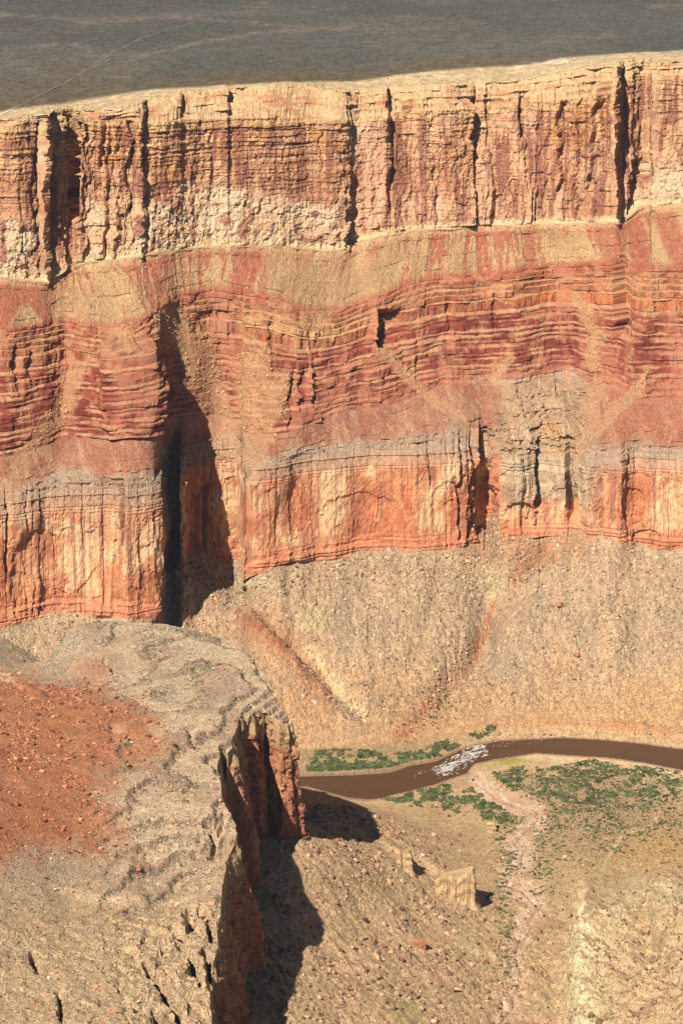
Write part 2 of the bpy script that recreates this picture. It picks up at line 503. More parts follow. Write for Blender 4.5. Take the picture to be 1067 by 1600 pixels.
tt = np.concatenate([tt, tt[-1:]], 0); tpx = np.concatenate([tpx, tpx[-1:]], 0); tpy = np.concatenate([tpy, tpy[-1:]], 0)
TALUS = PT
link('talus_slope', grid_mesh('talus_slope', PT, c), M_SCREE, kind='structure', label='tan boulder-strewn talus slope between the red cliff and the river')
talus_t, talus_px, talus_py = tt, tpx, tpy

# ---- red limestone cliff
S = arc('C'); SS = S[None, :]
h, v, idx = sheet('B', 'C', [(0.10, 0.5), (0.02, 0.7), (0.40, 0.5), (0.34, 0.4), (0.03, 0.5), (0.11, 1.2)], 150, 1)
PR = lay('B', 'C', h, v)
rv = v[:, None] * np.ones((1, NCOL))
Zr = PR[..., 2]
nrm = outward(PR)
vw = np.interp(Q, [0, 235, 245, 370, 385, 690, 715, 780, 800, 930, 945, 1067], [.55, .6, 1.25, 1.25, .28, .32, 1.2, 1.2, .8, .8, .5, .5])[None]
D = 7.0 * fbm(SS / 70, rv * 1.2, 101, 3)
wob = SS + 3 * fbm(SS / 20, Zr / 40, 105, 3)
for w, a, sd in ((46, 4.0, 111), (19, 2.2, 112), (8, 0.9, 113)):
    b, cr = blocks(wob.ravel(), w, sd, 0.5)
    gate = 0.55 + 0.75 * sstep(-0.3, 0.4, fbm(SS / 70, rv * 2, sd + 50, 2))
    D += vw * (a * b - (0.25 * a + 0.4) * cr).reshape(rv.shape) * gate
o1, t1, e1 = worley(wob / 26, Zr / 42, 121)
D += (0.3 + 0.7 * vw) * (1.6 * o1 + 2.2 * t1)
o2, t2, e2 = worley(SS / 9 + 0 * Zr, Zr / 17, 125)
rough = sstep(0.1, 0.5, fbm(SS / 50, Zr / 50, 127, 3) + 0.25)
D += rough * (0.3 + 0.7 * vw) * (0.9 * o2 + 0.9 * t2)
D += 0.8 * fbm(SS / 4 + 0 * Zr, Zr / 7, 129, 3)
o3, t3, e3 = worley(wob / 12 + 0.5 * fbm(SS / 9, Zr / 12, 128, 3), Zr / 24 + 0.5 * fbm(SS / 9, Zr / 12, 126, 3), 123)
D -= 2.6 * np.exp(-(e3 / 0.05) ** 2) * sstep(0.05, 0.45, fbm(SS / 35, Zr / 30, 124, 3) + 0.1) * (0.4 + 0.6 * vw)
bedd = np.exp(-((rv - 0.06) / 0.08) ** 2) + np.exp(-((rv - 0.95) / 0.09) ** 2)
D += 1.1 * bedd * np.sign(vn(0 * SS + 3.3, Zr / 2.6, 131)) 
rp, rpy = project(PR[..., 0], PR[..., 1], Zr)
for p0, w, dep, ya, yb in ((185, 8, 11, 765, 860), (272, 10, 16, 770, 990), (322, 14, 12, 760, 990), (305, 8, 10, 770, 990), (318, 10, 14, 770, 990), 
                           (718, 9, 16, 700, 850), (738, 12, 26, 695, 830), (750, 14, 34, 690, 860), (765, 12, 16, 700, 860), (842, 14, 24, 720, 800), (886, 18, 32, 720, 815),
                           (672, 6, 8, 700, 770), (10, 6, 8, 770, 900), (935, 6, 8, 715, 860)):
    D += saw(rp + 3 * fbm(SS / 30 + p0, Zr / 25, 133, 3), p0, w, dep) * sstep(ya - 12, ya, rpy) * (1 - sstep(yb - 12, yb, rpy))
# shallow arches left by fallen slabs
for ax, ay, aw, ah, dep in ((62, 905, 44, 80, 4), (880, 800, 30, 40, 3), (812, 812, 34, 26, 7), (560, 800, 60, 30, 2.5), (990, 790, 18, 26, 4), (1010, 840, 22, 12, 4), (700, 790, 26, 40, 2.5), (430, 790, 40, 50, 2.0)):
    e = ((rp - ax) / aw) ** 2 + (np.maximum(0, ay - rpy) / ah) ** 2 + (np.maximum(0, rpy - ay) / (ah * 1.4)) ** 2
    D -= dep * (1 - sstep(0.85, 1.05, e + 0.15 * fbm(SS / 9, Zr / 9, 137, 3)))
D *= sstep(0, 0.03, rv) * 0.6 + 0.4
push(PR, D, nrm)
n1 = fbm(SS / 60, Zr / 70, 141, 4); n2 = fbm(SS / 11 + 0.6 * fbm(SS / 30, Zr / 30, 149, 2), Zr / 60, 145, 5); n3 = fbm(SS / 5, Zr / 14, 147, 4)
n4 = fbm(SS / 16 - Zr / 60, Zr / 22 + SS / 80, 157, 4)
c = mix(C(236,164,114), C(222,142,98), 0.5 + 0.5 * n2 + 0.5 * n4)
c = mix(c, C(254,208,154), sstep(0.0, 0.55, 0.9 * n1 + 0.2 * n2 + 0.8 * n4 + 0.16) * 0.85)
c = mix(c, C(206,116,78), sstep(0.1, 0.6, n4 * 0.7 - n1 * 0.8 + 0.1) * 0.6)
c = mix(c, C(198,126,94), sstep(0.2, 0.65, fbm(SS / 9, Zr / 110, 151, 4)) * 0.5)
c = mix(c, C(168,110,88), sstep(0.3, 0.65, fbm(SS / 5, Zr / 150, 152, 4) + 0.25 * sstep(0.5, 1, rv)) * 0.5)
c = mix(c, C(226,148,106), np.exp(-((rv - 0.08) / 0.1) ** 2) * 0.7)
c = mix(c, C(206,122,86), np.exp(-((rv - 0.06) / 0.08) ** 2) * 0.6 * (vn(0 * SS + 1.3, Zr / 2.2, 153) > 0))
c = mix(c, C(188,150,118), sstep(0.84, 0.93, rv + 0.03 * n3) * 0.75)
gp = sstep(765, 800, rp) * (1 - sstep(915, 950, rp)) * sstep(0.40, 0.62, rv + 0.18 * n1)
c = mix(c, mix(C(190,164,132), C(208,178,140), 0.5 + n3), gp * 0.85)
c *= (1 + 0.09 * n3)[..., None]
link('red_limestone_cliff', grid_mesh('red_limestone_cliff', PR, c), M_CLIFF, kind='structure', label='sheer orange red limestone cliff above the talus slope')
TOP_R = PR[-1].copy()
BOT_R = PR[0].copy()

S = arc('C', 'D'); SS = S[None, :]
# ---- purple-brown slope with grey ledges on top of the red cliff
DEBRIS = [([(118,585),(88,645),(48,705),(10,770)], 16), ([(262,498),(300,545),(325,600),(345,650),(378,705),(372,740)], 26), ([(395,560),(400,640),(388,712)], 26), ([(440,590),(420,660),(400,715)], 16),
          ([(596,548),(640,590),(700,645),(765,695)], 9), ([(905,470),(930,520),(925,570)], 12), ([(1012,585),(960,640),(915,690),(880,735)], 9), ([(930,600),(922,660),(905,700)], 14),
          ([(178,500),(195,530)], 12), ([(790,560),(770,590)], 10), ([(520,480),(475,500)], 12)]
def debris(px, py, X, Z, sd):
    m = np.zeros(px.shape)
    wob = 9 * fbm(X / 26, Z / 26, sd, 5, 0.62)
    for pts, wd in DEBRIS:
        d, _ = poly_dist(px + wob, py + wob * 0.5, pts)
        m = np.maximum(m, 1 - sstep(wd * 0.25, wd * 1.5, d))
    brk = fbm(X / 9, Z / 7, sd + 7, 4)
    return np.clip(m * 1.25 + 0.55 * brk * (m > 0.02) * (1 - 0.4 * m), 0, 1) * sstep(0.0, 0.15, m)

segs = [(5, 3), (0.8, 6), (6, 2.5), (0.8, 8), (4, 2), (6, 14), (2, 1), (8, 17), (2, 0.8), (9, 19), (1.6, 0.8), (9, 20)]
h, v, idx = sheet('C', 'D', segs, 78, 1)
P1 = lay('Cs', 'D', h, v)
px_, py_ = project(P1[..., 0], P1[..., 1], P1[..., 2])
dm = debris(px_, py_, P1[..., 0], P1[..., 2], 201)
gz0 = sstep(755, 785, GX) * (1 - sstep(900, 940, GX))
P1 = lay('Cs', 'D', h, v, np.clip(dm + (1 - gz0) * 0.55 * sstep(0.25, 0.5, v[:, None] + 0.2 * fbm(SS / 50, 0 * SS, 203, 3)), 0, 1))
nrm = outward(P1)
Z1 = P1[..., 2]; vv = v[:, None] * np.ones((1, NCOL))
hard = np.array([1 if a / b > 1.3 else 0 for a, b in segs])[idx]
D = np.zeros(vv.shape)
for i in range(len(segs)):
    rws = np.where(idx == i)[0]
    Sw = SS + 2.5 * fbm(SS / 9 + 0 * Z1[rws], Z1[rws] / 6, 209, 3)
    b1, c1 = blocks2(Sw, 14, 210 + i, 0.4); b2, c2 = blocks2(Sw, 5, 240 + i, 0.3)
    f = 2.2 * b1 + 1.0 * b2 - 0.15 * c1 - 0.1 * c2 + 3 * fbm(S / 22, S * 0, 260 + i, 3)[None]
    D[rws] = f * (1.0 if segs[i][0] / segs[i][1] > 1.3 else 0.6)
fade = (1 - 0.7 * sstep(0.3, 0.6, vv) * (1 - gz0)) * (1 - 0.8 * dm)
D *= fade
sg = SS + Z1 * 0.7 + 16 * fbm(SS / 25, Z1 / 25, 272, 4)
bg, cg = blocks2(sg, 22, 273, 0.9)
bh, ch = blocks2(Z1 * 1.0 + 9 * fbm(SS / 24, Z1 / 24, 276, 4), 9, 277, 0.8)
D += gz0 * (1 - sstep(0.9, 1, vv)) * (6 * bg + 4 * bh + 4 * fbm(SS / 12, Z1 / 9, 274, 5, 0.6))
P1[..., 2] += 1.6 * fbm(P1[..., 0] / 16, P1[..., 1] / 16, 271, 4) * sstep(0.15, 0.4, vv) * (1 - sstep(0.9, 1, vv)) + 0.6 * fbm(P1[..., 0] / 4, P1[..., 1] / 4, 275, 3) * (1 - sstep(0.9, 1, vv)) * sstep(0.05, 0.2, vv)
b = sstep(0.0, 0.25, vv)
P1[..., :2] += (TOP_R - LV['Cs'])[None, :, :2] * (1 - sstep(0, 0.5, vv))[..., None]
push(P1, D * b, nrm)
P1[0] = TOP_R
n1 = fbm(SS / 40, vv * 3, 281, 4); n3 = fbm(SS / 5, Z1 / 5, 285, 4)
c = mix(C(188,136,104), C(172,110,84), 0.5 + n1 + 0.9 * n3)
c = mix(c, C(202,158,116), sstep(0.05, 0.5, fbm((SS + 25 * vv) / 12, vv * 2, 282, 5, 0.6)) * 0.6)
grey = 1 - sstep(0.22, 0.5, vv + 0.16 * n1)
c = mix(c, mix(C(204,172,138), C(182,154,126), 0.5 + n3 + 0.6 * vn(0 * SS + 2.2, Z1 / 2.0, 287)), grey * 0.85)
gz = sstep(760, 800, px_) * (1 - sstep(900, 935, px_))
c = mix(c, mix(C(216,184,142), C(190,158,124), 0.5 + n3 + n1), gz * 0.75)
c = mix(c, C(212,160,110), gz * 0.7 * sstep(0.1, 0.5, fbm((SS + Z1) / 14, Z1 / 30, 289, 4)))
rightred = sstep(930, 980, px_)
c = mix(c, C(192,120,88), rightred * 0.5 * sstep(0.15, 0.3, vv))
deb_c = mix(C(206,162,120), C(188,136,98), 0.5 + 0.9 * n3)
c = mix(c, deb_c, dm * 0.8)
c *= (1 + 0.09 * n3)[..., None]
link('brown_shelf_slope', grid_mesh('brown_shelf_slope', P1, c), M_SCREE, kind='structure', label='purple brown slope with grey ledges on top of the red cliff')
TOP_1 = P1[-1].copy()

S = arc('D', 'E'); SS = S[None, :]
# ---- terraced red sandstone: hard beds and soft slopes, each ledge a part
rng = np.random.default_rng(7)
segs = []
beds = [(3, 1), (4, 5), (3.5, 1), (5, 6), (4, 1), (3, 6), (2.5, .8), (4, 6), (6, 1.2), (4, 6), (2.5, .7), (3, 4), (7, 1.6), (5, 8), (3, .8), (3, 4), (3.5, .9), (5, 8), (3, .8), (3, 5),
        (9, 2.2), (4, 6), (3, .8), (2.5, 4), (3, .8), (5, 8), (15, 3.4), (3, 5), (8, 2), (2, 4), (5, 1.2), (4, 6), (4, 1), (2, 4), (5, 1.2), (3, 6), (3, .9)]
h, v, idx = sheet('D', 'E', beds, 262, 1)
P2 = lay('D', 'E', h, v)
px_, py_ = project(P2[..., 0], P2[..., 1], P2[..., 2])
dm = debris(px_, py_, P2[..., 0], P2[..., 2], 301)
vv = v[:, None] * np.ones((1, NCOL))
fan = sstep(0.05, 0.5, 0.7 * fbm((SS + 30 * vv) / 46, vv * 1.1, 303, 3) + 0.5 * fbm((SS + 20 * vv) / 15, vv * 2.2, 304, 4))
soft = np.clip(dm + 0.55 * fan + 0.5 * (1 - sstep(0, 0.25, vv)) * sstep(500, 560, px_), 0, 1)
P2 = lay('D', 'E', h, v, soft)
nrm = outward(P2, 41)
Z2 = P2[..., 2]
D = np.zeros(vv.shape)
big = 6 * fbm(SS / 60, vv * 1.2, 305, 4, 0.55) + 0 * vv
for i, (a, b) in enumerate(beds):
    rws = np.where(idx == i)[0]
    hd = a / b > 1.3
    j = i if hd else i - 1
    tck = beds[max(j, 0)][0]
    Sw = SS + 2.2 * fbm(SS / 8 + 0 * Z2[rws], Z2[rws] / 6, 319, 3)
    b0, c0 = blocks2(Sw, 40, 320 + i // 3, 0.5); b1, c1 = blocks2(Sw, 6 + 1.6 * tck, 340 + j, 0.4); b2, c2 = blocks2(Sw, 3.2 + 0.3 * tck, 380 + j, 0.3)
    sz = 0.55 + 0.11 * tck
    f = 1.8 * b0 + sz * (0.8 * b1 + 0.5 * b2 - 0.5 * c1 - 0.3 * c2) + (3.4 * fbm(S / 25, 0 * S, 420 + j, 4))[None]
    D[rws] = f * (1 if hd else 0.75)
segfrac = np.zeros(len(idx))
for i in range(len(beds)):
    r_ = np.where(idx == i)[0]
    segfrac[r_] = np.arange(len(r_)) / max(1, len(r_) - 1)
isoft = np.array([0.0 if a / b > 1.3 else 1.0 for a, b in beds])[idx]
D = (D + big) * (1 - 0.85 * dm)
D -= (isoft * sstep(0.55, 1.0, segfrac))[:, None] * 5.0 * (1 - np.clip(soft, 0, 1)) * (0.6 + 0.6 * fbm(SS / 20, vv * 8, 309, 2))
# the stepped butte standing out from the terraces at left
bwx = px_ + 7 * fbm(SS / 30, Z2 / 26, 311, 4) - 0.10 * (py_ - 620)
knob = np.exp(-((bwx - 206) / (46 + 0.16 * (py_ - 620))) ** 6) * sstep(524, 540, py_ + 5 * fbm(SS / 14, 0 * Z2, 312, 3))
D += knob * (62 * vv + 8 * (1 - vv))
# bigger buttresses and re-entrants
for p0, w, dep, ya, yb in ((594, 50, 44, 488, 545), (455, 20, 14, 585, 670), (475, 14, 16, 580, 640), (492, 18, 12, 575, 640), (420, 16, 12, 505, 545), (25, 14, 12, 540, 600), (48, 12, 10, 540, 600), (700, 10, 8, 470, 520), (770, 10, 10, 460, 520), (960, 50, 34, 405, 520), (652, 24, 10, 560, 620), (895, 20, 14, 590, 700)):
    D += saw(px_ + 4 * fbm(SS / 25, Z2 / 20, 431, 3), p0, w, dep) * sstep(ya - 8, ya + 6, py_) * (1 - sstep(yb - 6, yb + 8, py_)) * (1 - 0.6 * dm)
P2[..., 2] += (1.2 * fbm(P2[..., 0] / 5, P2[..., 1] / 5, 433, 3) + 2.5 * fbm(P2[..., 0] / 16, P2[..., 1] / 16, 437, 3)) * dm * sstep(0, 0.03, vv) * (1 - sstep(0.97, 1, vv))
P2[..., 2] += (0.25 * fbm(P2[..., 0] / 3, Z2 / 2, 438, 2) + 0.7 * fbm(P2[..., 0] / 28, Z2 / 60, 439, 3)) * sstep(0, 0.03, vv) * (1 - sstep(0.97, 1, vv))
D *= sstep(0, 0.012, vv) * 0.9 + 0.1
P2[..., :2] += (TOP_1 - LV['D'])[None, :, :2] * (1 - sstep(0, 0.08, vv))[..., None]
push(P2, D, nrm)
P2[0] = TOP_1
n1 = fbm(SS / 60, vv * 5, 441, 4); n3 = fbm(SS / 4, Z2 / 3, 445, 4)
hardm = np.array([1.0 if a / b > 1.3 else 0.0 for a, b in beds])[idx][:, None] * np.ones((1, NCOL))
bedrand = rng.random(len(beds))[idx][:, None] * np.ones((1, NCOL))
c = mix(C(156,80,60), C(124,58,46), 0.35 + 0.9 * n1 + 0.5 * (bedrand - 0.5))
c = mix(c, C(200,142,104), (1 - hardm) * np.clip(0.55 + 1.1 * fbm(SS / 30, vv * 30, 447, 3) + 0.7 * (bedrand - 0.5), 0, 0.9))
top = sstep(0.58, 0.66, vv)
c = mix(c, mix(C(208,152,100), C(190,116,76), 0.5 + 1.2 * n1), top * hardm * 0.6)
c = mix(c, C(206,154,106), top * (1 - hardm) * 0.6)
c = mix(c, C(142,74,58), knob * hardm * 0.5)
c = mix(c, C(196,150,108), knob * sstep(562, 540, py_) * 0.8)
c = mix(c, C(216,120,70), np.exp(-((vv - 0.72) / 0.05) ** 2) * hardm * sstep(760, 840, px_) * 0.8)
c = mix(c, C(176,94,70), sstep(0.90, 0.97, vv) * 0.7)
c = mix(c, C(204,154,108), sstep(0.0, 0.5, fbm(SS / 16, Z2 / 12, 453, 5, 0.6)) * 0.6)
c = mix(c, C(214,170,112), np.exp(-((vv - 0.80) / 0.08) ** 2) * sstep(360, 400, px_) * (1 - sstep(500, 560, px_)) * 0.75)
c = mix(c, C(132,70,58), sstep(0.3, 0.7, fbm(SS / 6, Z2 / 30, 449, 3)) * hardm * 0.5)
c = mix(c, C(180,112,84), 0.6 * (1 - sstep(0.05, 0.22, vv)) * sstep(500, 600, px_))
gz = sstep(690, 780, px_) * (1 - sstep(900, 940, px_)) * (1 - sstep(0.02, 0.12, vv + 0.05 * n1))
c = mix(c, C(190,160,128), gz * 0.8)
c = mix(c, mix(C(200,140,102), C(184,116,86), 0.5 + n3), np.clip(fan * (1 - dm), 0, 1) * 0.6)
deb_c = mix(C(206,160,116), C(186,134,94), 0.5 + 0.9 * n3 + 0.6 * n1)
deb_c = mix(deb_c, C(150,128,78), sstep(0.35, 0.6, fbm(P2[..., 0] / 4, P2[..., 1] / 4, 451, 2)) * 0.6 * sstep(300, 330, px_) * (1 - sstep(440, 470, px_)))
c = mix(c, deb_c, dm * 0.72)
c *= (1 + 0.10 * n3)[..., None]
terr = bpy.data.objects.new('terraced_sandstone', None)
COL.objects.link(terr)
terr['kind'] = 'structure'; terr['label'] = 'dark red terraced sandstone ledges halfway up the canyon wall'
starts = [0] + [i for i in range(1, len(idx)) if idx[i] != idx[i - 1] and beds[idx[i]][0] / beds[idx[i]][1] > 1.3] + [len(idx) - 1]
for a, b in zip(starts[:-1], starts[1:]):
    link('ledge', grid_mesh('ledge', P2[a:b + 1], c[a:b + 1]), M_BED, parent=terr)
TOP_2 = P2[-1].copy()

S = arc('E', 'F'); SS = S[None, :]
# ---- red and tan scree apron under the rim cliff
segs = [(10, 16), (1.4, .6), (16, 26), (1.2, .5), (20, 32), (2, .7), (6, 9), (3.5, 1.2), (2, 4)]
h, v, idx = sheet('E', 'F', segs, 78, 1)
P3 = lay('Es', 'Fs', h, v)
P3 += (LV['F'] - LV['Fs'])[None] * sstep(0.8, 1.0, v)[:, None, None] + (LV['E'] - LV['Es'])[None] * (1 - sstep(0.0, 0.25, v))[:, None, None]
vv = v[:, None] * np.ones((1, NCOL))
px_, py_ = project(P3[..., 0], P3[..., 1], P3[..., 2])
Z3 = P3[..., 2]
sk = SS + 4 * fbm(SS / 40, vv * 2, 501, 3) + vv * np.interp(Q, [0, 80, 130, 300, 500, 800, 1000, 1067], [0, 10, 60, 10, -50, 10, 30, -20])[None]
red = sstep(-0.1, 0.45, 0.6 * fbm(sk / 34, vv * 0.5, 503, 3) + 0.55 * fbm(sk / 7, vv * 0.8, 505, 4) + 0.3 * sstep(0.4, 0.9, vv) - 0.1 + 0.25 * fbm(SS / 4, Z3 / 5, 507, 3))
red *= 1 - 0.9 * sstep(400, 430, px_) * (1 - sstep(560, 610, px_)) * (1 - sstep(0.5, 0.9, vv) * 0.4)
red = np.maximum(red, sstep(-110, -40, -np.abs(px_ - 25) * 1.4 - 0 * px_) * (1 - sstep(85, 100, px_)))
red = np.maximum(red, 0.85 * (1 - sstep(16, 34, np.abs(px_ - 958) + 25 * (0.5 - vv))))
red = np.maximum(red, 0.9 * (1 - sstep(10, 26, np.abs(px_ - 1030 - (1 - vv) * 40))))
tri = (1 - sstep(0, 10, np.abs(px_ - 42) - (470 - py_) * -0.55)) * sstep(470, 476, py_)
red *= 1 - tri * 0.9
nrm = outward(P3)
D = np.zeros(vv.shape)
for i, (a, b) in enumerate(segs):
    rws = np.where(idx == i)[0]
    b1, c1 = blocks(S, 10, 510 + i // 2, 0.3)
    D[rws] = (0.9 * b1 - 0.7 * c1 + 2 * fbm(S / 30, S * 0, 530 + i // 2, 3))[None] * (1 if a / b > 1.3 else 0.5)
dzz = -2.5 * red * sstep(0.05, 0.3, vv) * (1 - sstep(0.9, 1, vv)) + (1.6 * fbm(sk / 14, vv * 3, 541, 4) + 0.7 * fbm(P3[..., 0] / 4, P3[..., 1] / 5, 545, 3)) * sstep(0.0, 0.08, vv) * (1 - sstep(0.95, 1, vv))
P3[..., 2] += dzz
P3[..., :2] += (TOP_2 - LV['E'])[None, :, :2] * (1 - sstep(0, 0.3, vv))[..., None]
push(P3, D * sstep(0, 0.05, vv), nrm)
P3[0] = TOP_2
n3 = fbm(SS / 4, Z3 / 4, 549, 4); n1 = fbm(SS / 40, vv * 3, 551, 3)
c = mix(C(206,164,116), C(188,148,104), 0.5 + 1.0 * n1 + 0.6 * n3)
c = mix(c, mix(C(188,108,80), C(170,88,66), 0.5 + n3), red * (0.75 + 0.25 * n3))
c = mix(c, C(172,84,62), sstep(0.10, 0.02, vv) * 0)
c = mix(c, C(180,100,74), (1 - sstep(0.02, 0.12, vv)) * 0.6)
c = mix(c, C(218,178,128), sstep(0.86, 0.93, vv) * 0.7)
c *= (1 + 0.09 * n3)[..., None]
link('scree_apron', grid_mesh('scree_apron', P3, c), M_SCREE, kind='structure', label='red and tan streaked scree apron below the rim cliff')
TOP_3 = P3[-1].copy()

S = arc('F', 'G'); SS = S[None, :]
# ---- rim cliff, built bed by bed
beds4 = [(10, 5), (7, 3.5), (9, 4.5), (8, 5), (9, 3.5), (12, 4), (3, 3), (14, 1.2), (10, .8), (5, 1.6), (12, 1), (4, 1.6), (9, 1), (3, 1.4), (8, 1), (4, 1.5), (6, 1), (4, 1.5)]
h, v, idx = sheet('F', 'G', beds4, 215, 1)
vv = v[:, None] * np.ones((1, NCOL))
P4 = lay('F', 'G', h, v)
px_, py_ = project(P4[..., 0], P4[..., 1], P4[..., 2])
pale_col = np.maximum(sstep(120, 150, GX) * (1 - sstep(530, 560, GX)), 1 - sstep(60, 85, GX))
pale_col = np.maximum(pale_col, sstep(985, 1000, GX))
hs = np.broadcast_to(0.25 * h[:, None] + 0.75 * v[:, None], vv.shape)
hh = hs * (1 - pale_col) + h[:, None] * pale_col
a = LV['F'][None]; b = LV['G'][None]
for cc in (0, 1):
    P4[..., cc] = a[..., cc] * (1 - hh) + b[..., cc] * hh
nrm = outward(P4, 25)
Z4 = P4[..., 2]
shared = np.zeros(NCOL)
for w, am, sd in ((70, 8.0, 601), (27, 3.4, 602), (11, 1.2, 603)):
    b0, c0 = blocks(S, w, sd, 0.8)
    shared += am * b0 - 0.18 * am * c0
vW = np.interp(Q, [0, 55, 65, 225, 245, 520, 550, 965, 985], [.45, .5, 1.25, 1.2, .3, .3, 1.0, 1.0, .55])[None]
bW = np.interp(Q, [0, 60, 225, 245, 530, 560, 1067], [.7, .6, .6, .75, .75, .4, .45])[None] * (0.6 + 0.7 * sstep(0.55, 0.85, vv))
D = np.zeros(vv.shape)
shift = 12 * fbm(SS / 45, Z4 / 45, 607, 4)
sh2 = np.interp((SS + shift).ravel(), S, shared).reshape(vv.shape)
D += vW * sh2 * (0.35 + 0.75 * sstep(-0.4, 0.5, fbm(SS / 90, vv * 1.6, 611, 3)))
for i in range(len(beds4)):
    rws = np.where(idx == i)[0]
    Sw = SS + 2.6 * fbm(SS / 10 + 0 * Z4[rws], Z4[rws] / 8, 619, 3)
    b1, c1 = blocks2(Sw, 15, 620 + i, 0.4); b2, c2 = blocks2(Sw, 6.5, 650 + i, 0.3)
    f = 1.6 * b1 + 0.9 * b2 - 0.4 * c1 - 0.2 * c2 + (1.6 * fbm(S / 30, S * 0, 680 + i, 3))[None]
    D[rws] += f * (0.4 + 0.6 * vW) * 0.9 + bW[rws] * (4.0 * (_lat(5)[i, 3] - 0.5))
o1, t1, e1 = worley(SS / 8 + 0 * Z4, Z4 / 9, 691)
pm = pale_col * (1 - sstep(0.36, 0.46, vv + 0.16 * fbm(SS / 60, vv * 2, 693, 5)))
D += pm * (1.3 * o1 + 1.6 * t1 + 3.2 * fbm(SS / 13, Z4 / 10, 694, 5, 0.65) + 2.0 * ridged(SS / 9, Z4 / 16, 692, 3))
o1, t1, e1 = worley(SS / 17 + 0.3 * fbm(SS / 20, Z4 / 20, 697, 2), Z4 / 48, 695)
D += (1 - pm) * (0.3 + 0.7 * vW) * (2.0 * o1 + 2.6 * t1 - 0.5 * np.exp(-(e1 / 0.05) ** 2))
D += bW * 1.2 * np.sign(vn(0 * SS + 4.4 + SS / 300, Z4 / 2.8, 703)) * (1 - pm)
D += 1.1 * fbm(SS / 4 + 0 * Z4, Z4 / 6, 699, 3)
o1, t1, e1 = worley(SS / 10 + 0.5 * fbm(SS / 9, Z4 / 12, 688, 3), Z4 / 22 + 0.5 * fbm(SS / 9, Z4 / 12, 686, 3), 689)
D -= 2.6 * np.exp(-(e1 / 0.06) ** 2) * sstep(0.0, 0.4, fbm(SS / 30, Z4 / 26, 687, 3) + 0.1)
wz = px_ + 8 * fbm(SS / 34, Z4 / 34, 701, 4)
for p0, w, dep, ya, yb in ((58, 21, 15, 180, 340), (112, 33, 21, 190, 345), (143, 13, 8, 190, 300), (160, 24, 16, 180, 260), (180, 12, 8, 185, 300), (203, 27, 15, 190, 330), (200, 9, 6, 290, 410),
                           (283, 27, 14, 140, 170), (356, 24, 18, 132, 178), (503, 12, 6, 205, 265), (545, 21, 12, 330, 400), (628, 45, 9, 165, 190), (668, 24, 7, 140, 200), (640, 24, 5, 300, 360), (676, 21, 6, 260, 350),
                           (735, 30, 23, 125, 250), (817, 30, 23, 140, 215), (824, 15, 7, 215, 300), (873, 24, 18, 160, 300), (900, 12, 5, 190, 350), (926, 13, 6, 235, 250), (936, 18, 12, 140, 220), (770, 18, 5, 260, 350), (850, 15, 5, 285, 350), (984, 39, 14, 250, 350)):
    D += saw(wz, p0, w, dep) * sstep(ya - 6, ya + 4, py_) * (1 - sstep(yb - 4, yb + 6, py_))
D *= sstep(0, 0.02, vv) * 0.85 + 0.15
P4[..., 2] += (1.6 * fbm(SS / 30, Z4 / 60, 705, 3) + 0.6 * fbm(SS / 6, Z4 / 10, 706, 2)) * sstep(0, 0.03, vv) * (1 - sstep(0.95, 1, vv))
push(P4, D, nrm)
P4[0] = TOP_3
n1 = fbm(SS / 55, Z4 / 45, 711, 4); n2 = fbm(SS / 7, Z4 / 90, 713, 5); n3 = fbm(SS / 4, Z4 / 4, 717, 4)
bed = vn(0 * SS + 7.7 + 0.02 * SS / 10, Z4 / 3.2, 719) * 0.6 + vn(0 * SS + 1.7, Z4 / 9.5, 721) * 0.6
c = mix(C(224,172,126), C(204,144,104), 0.5 + 0.8 * n1 + 0.3 * bed)
c = mix(c, C(214,152,92), sstep(0.0, 0.5, n1 + 0.4 * bed) * 0.6 * sstep(0.45, 0.6, vv))
c = mix(c, C(244,206,150), sstep(0.15, 0.55, bed + 0.3 * n3) * 0.75 * sstep(0.35, 0.6, vv) * np.clip(bW, 0, 1))
c = mix(c, C(172,104,78), sstep(0.15, 0.6, -bed + 0.3 * n3) * 0.7 * sstep(0.35, 0.6, vv) * np.clip(bW, 0, 1))
c = mix(c, C(146,90,72), sstep(0.08, 0.55, n2 + 0.12 * sstep(560, 640, px_) + 0.06) * 0.7 * (1 - pm))
c = mix(c, C(238,186,146), sstep(0.05, 0.6, fbm(SS / 22, Z4 / 80, 723, 3)) * 0.6 * (1 - pale_col))
c = mix(c, mix(C(240,214,172), C(216,176,134), 0.5 + 1.1 * n3), pm * np.clip(0.7 + 0.9 * n1, 0.15, 1))
c = mix(c, C(160,104,82), pm * sstep(0.15, 0.6, fbm(SS / 16, Z4 / 22, 727, 5)) * 0.75)
c = mix(c, C(232,198,148), (1 - sstep(0.02, 0.07, vv + 0.01 * n3)) * 0.9)
c = mix(c, C(220,178,120), sstep(0.90, 0.97, vv) * 0.6)
c *= (1 + 0.10 * n3)[..., None]
rimc = bpy.data.objects.new('rim_cliff', None)
COL.objects.link(rimc)
rimc['kind'] = 'structure'; rimc['label'] = 'tall tan and pink rim cliff below the dark plateau'
grp = [0, 6, 7, 9, 12, 15, 18]
rowsof = [int(np.where(idx >= g)[0][0]) if g < 18 else len(idx) - 1 for g in grp]
for a, b in zip(rowsof[:-1], rowsof[1:]):
    link('rock_band', grid_mesh('rock_band', P4[a:b + 1], c[a:b + 1]), M_CLIFF, parent=rimc)
TOP_4 = P4[-1].copy()

S = arc('G', 'R'); SS = S[None, :]
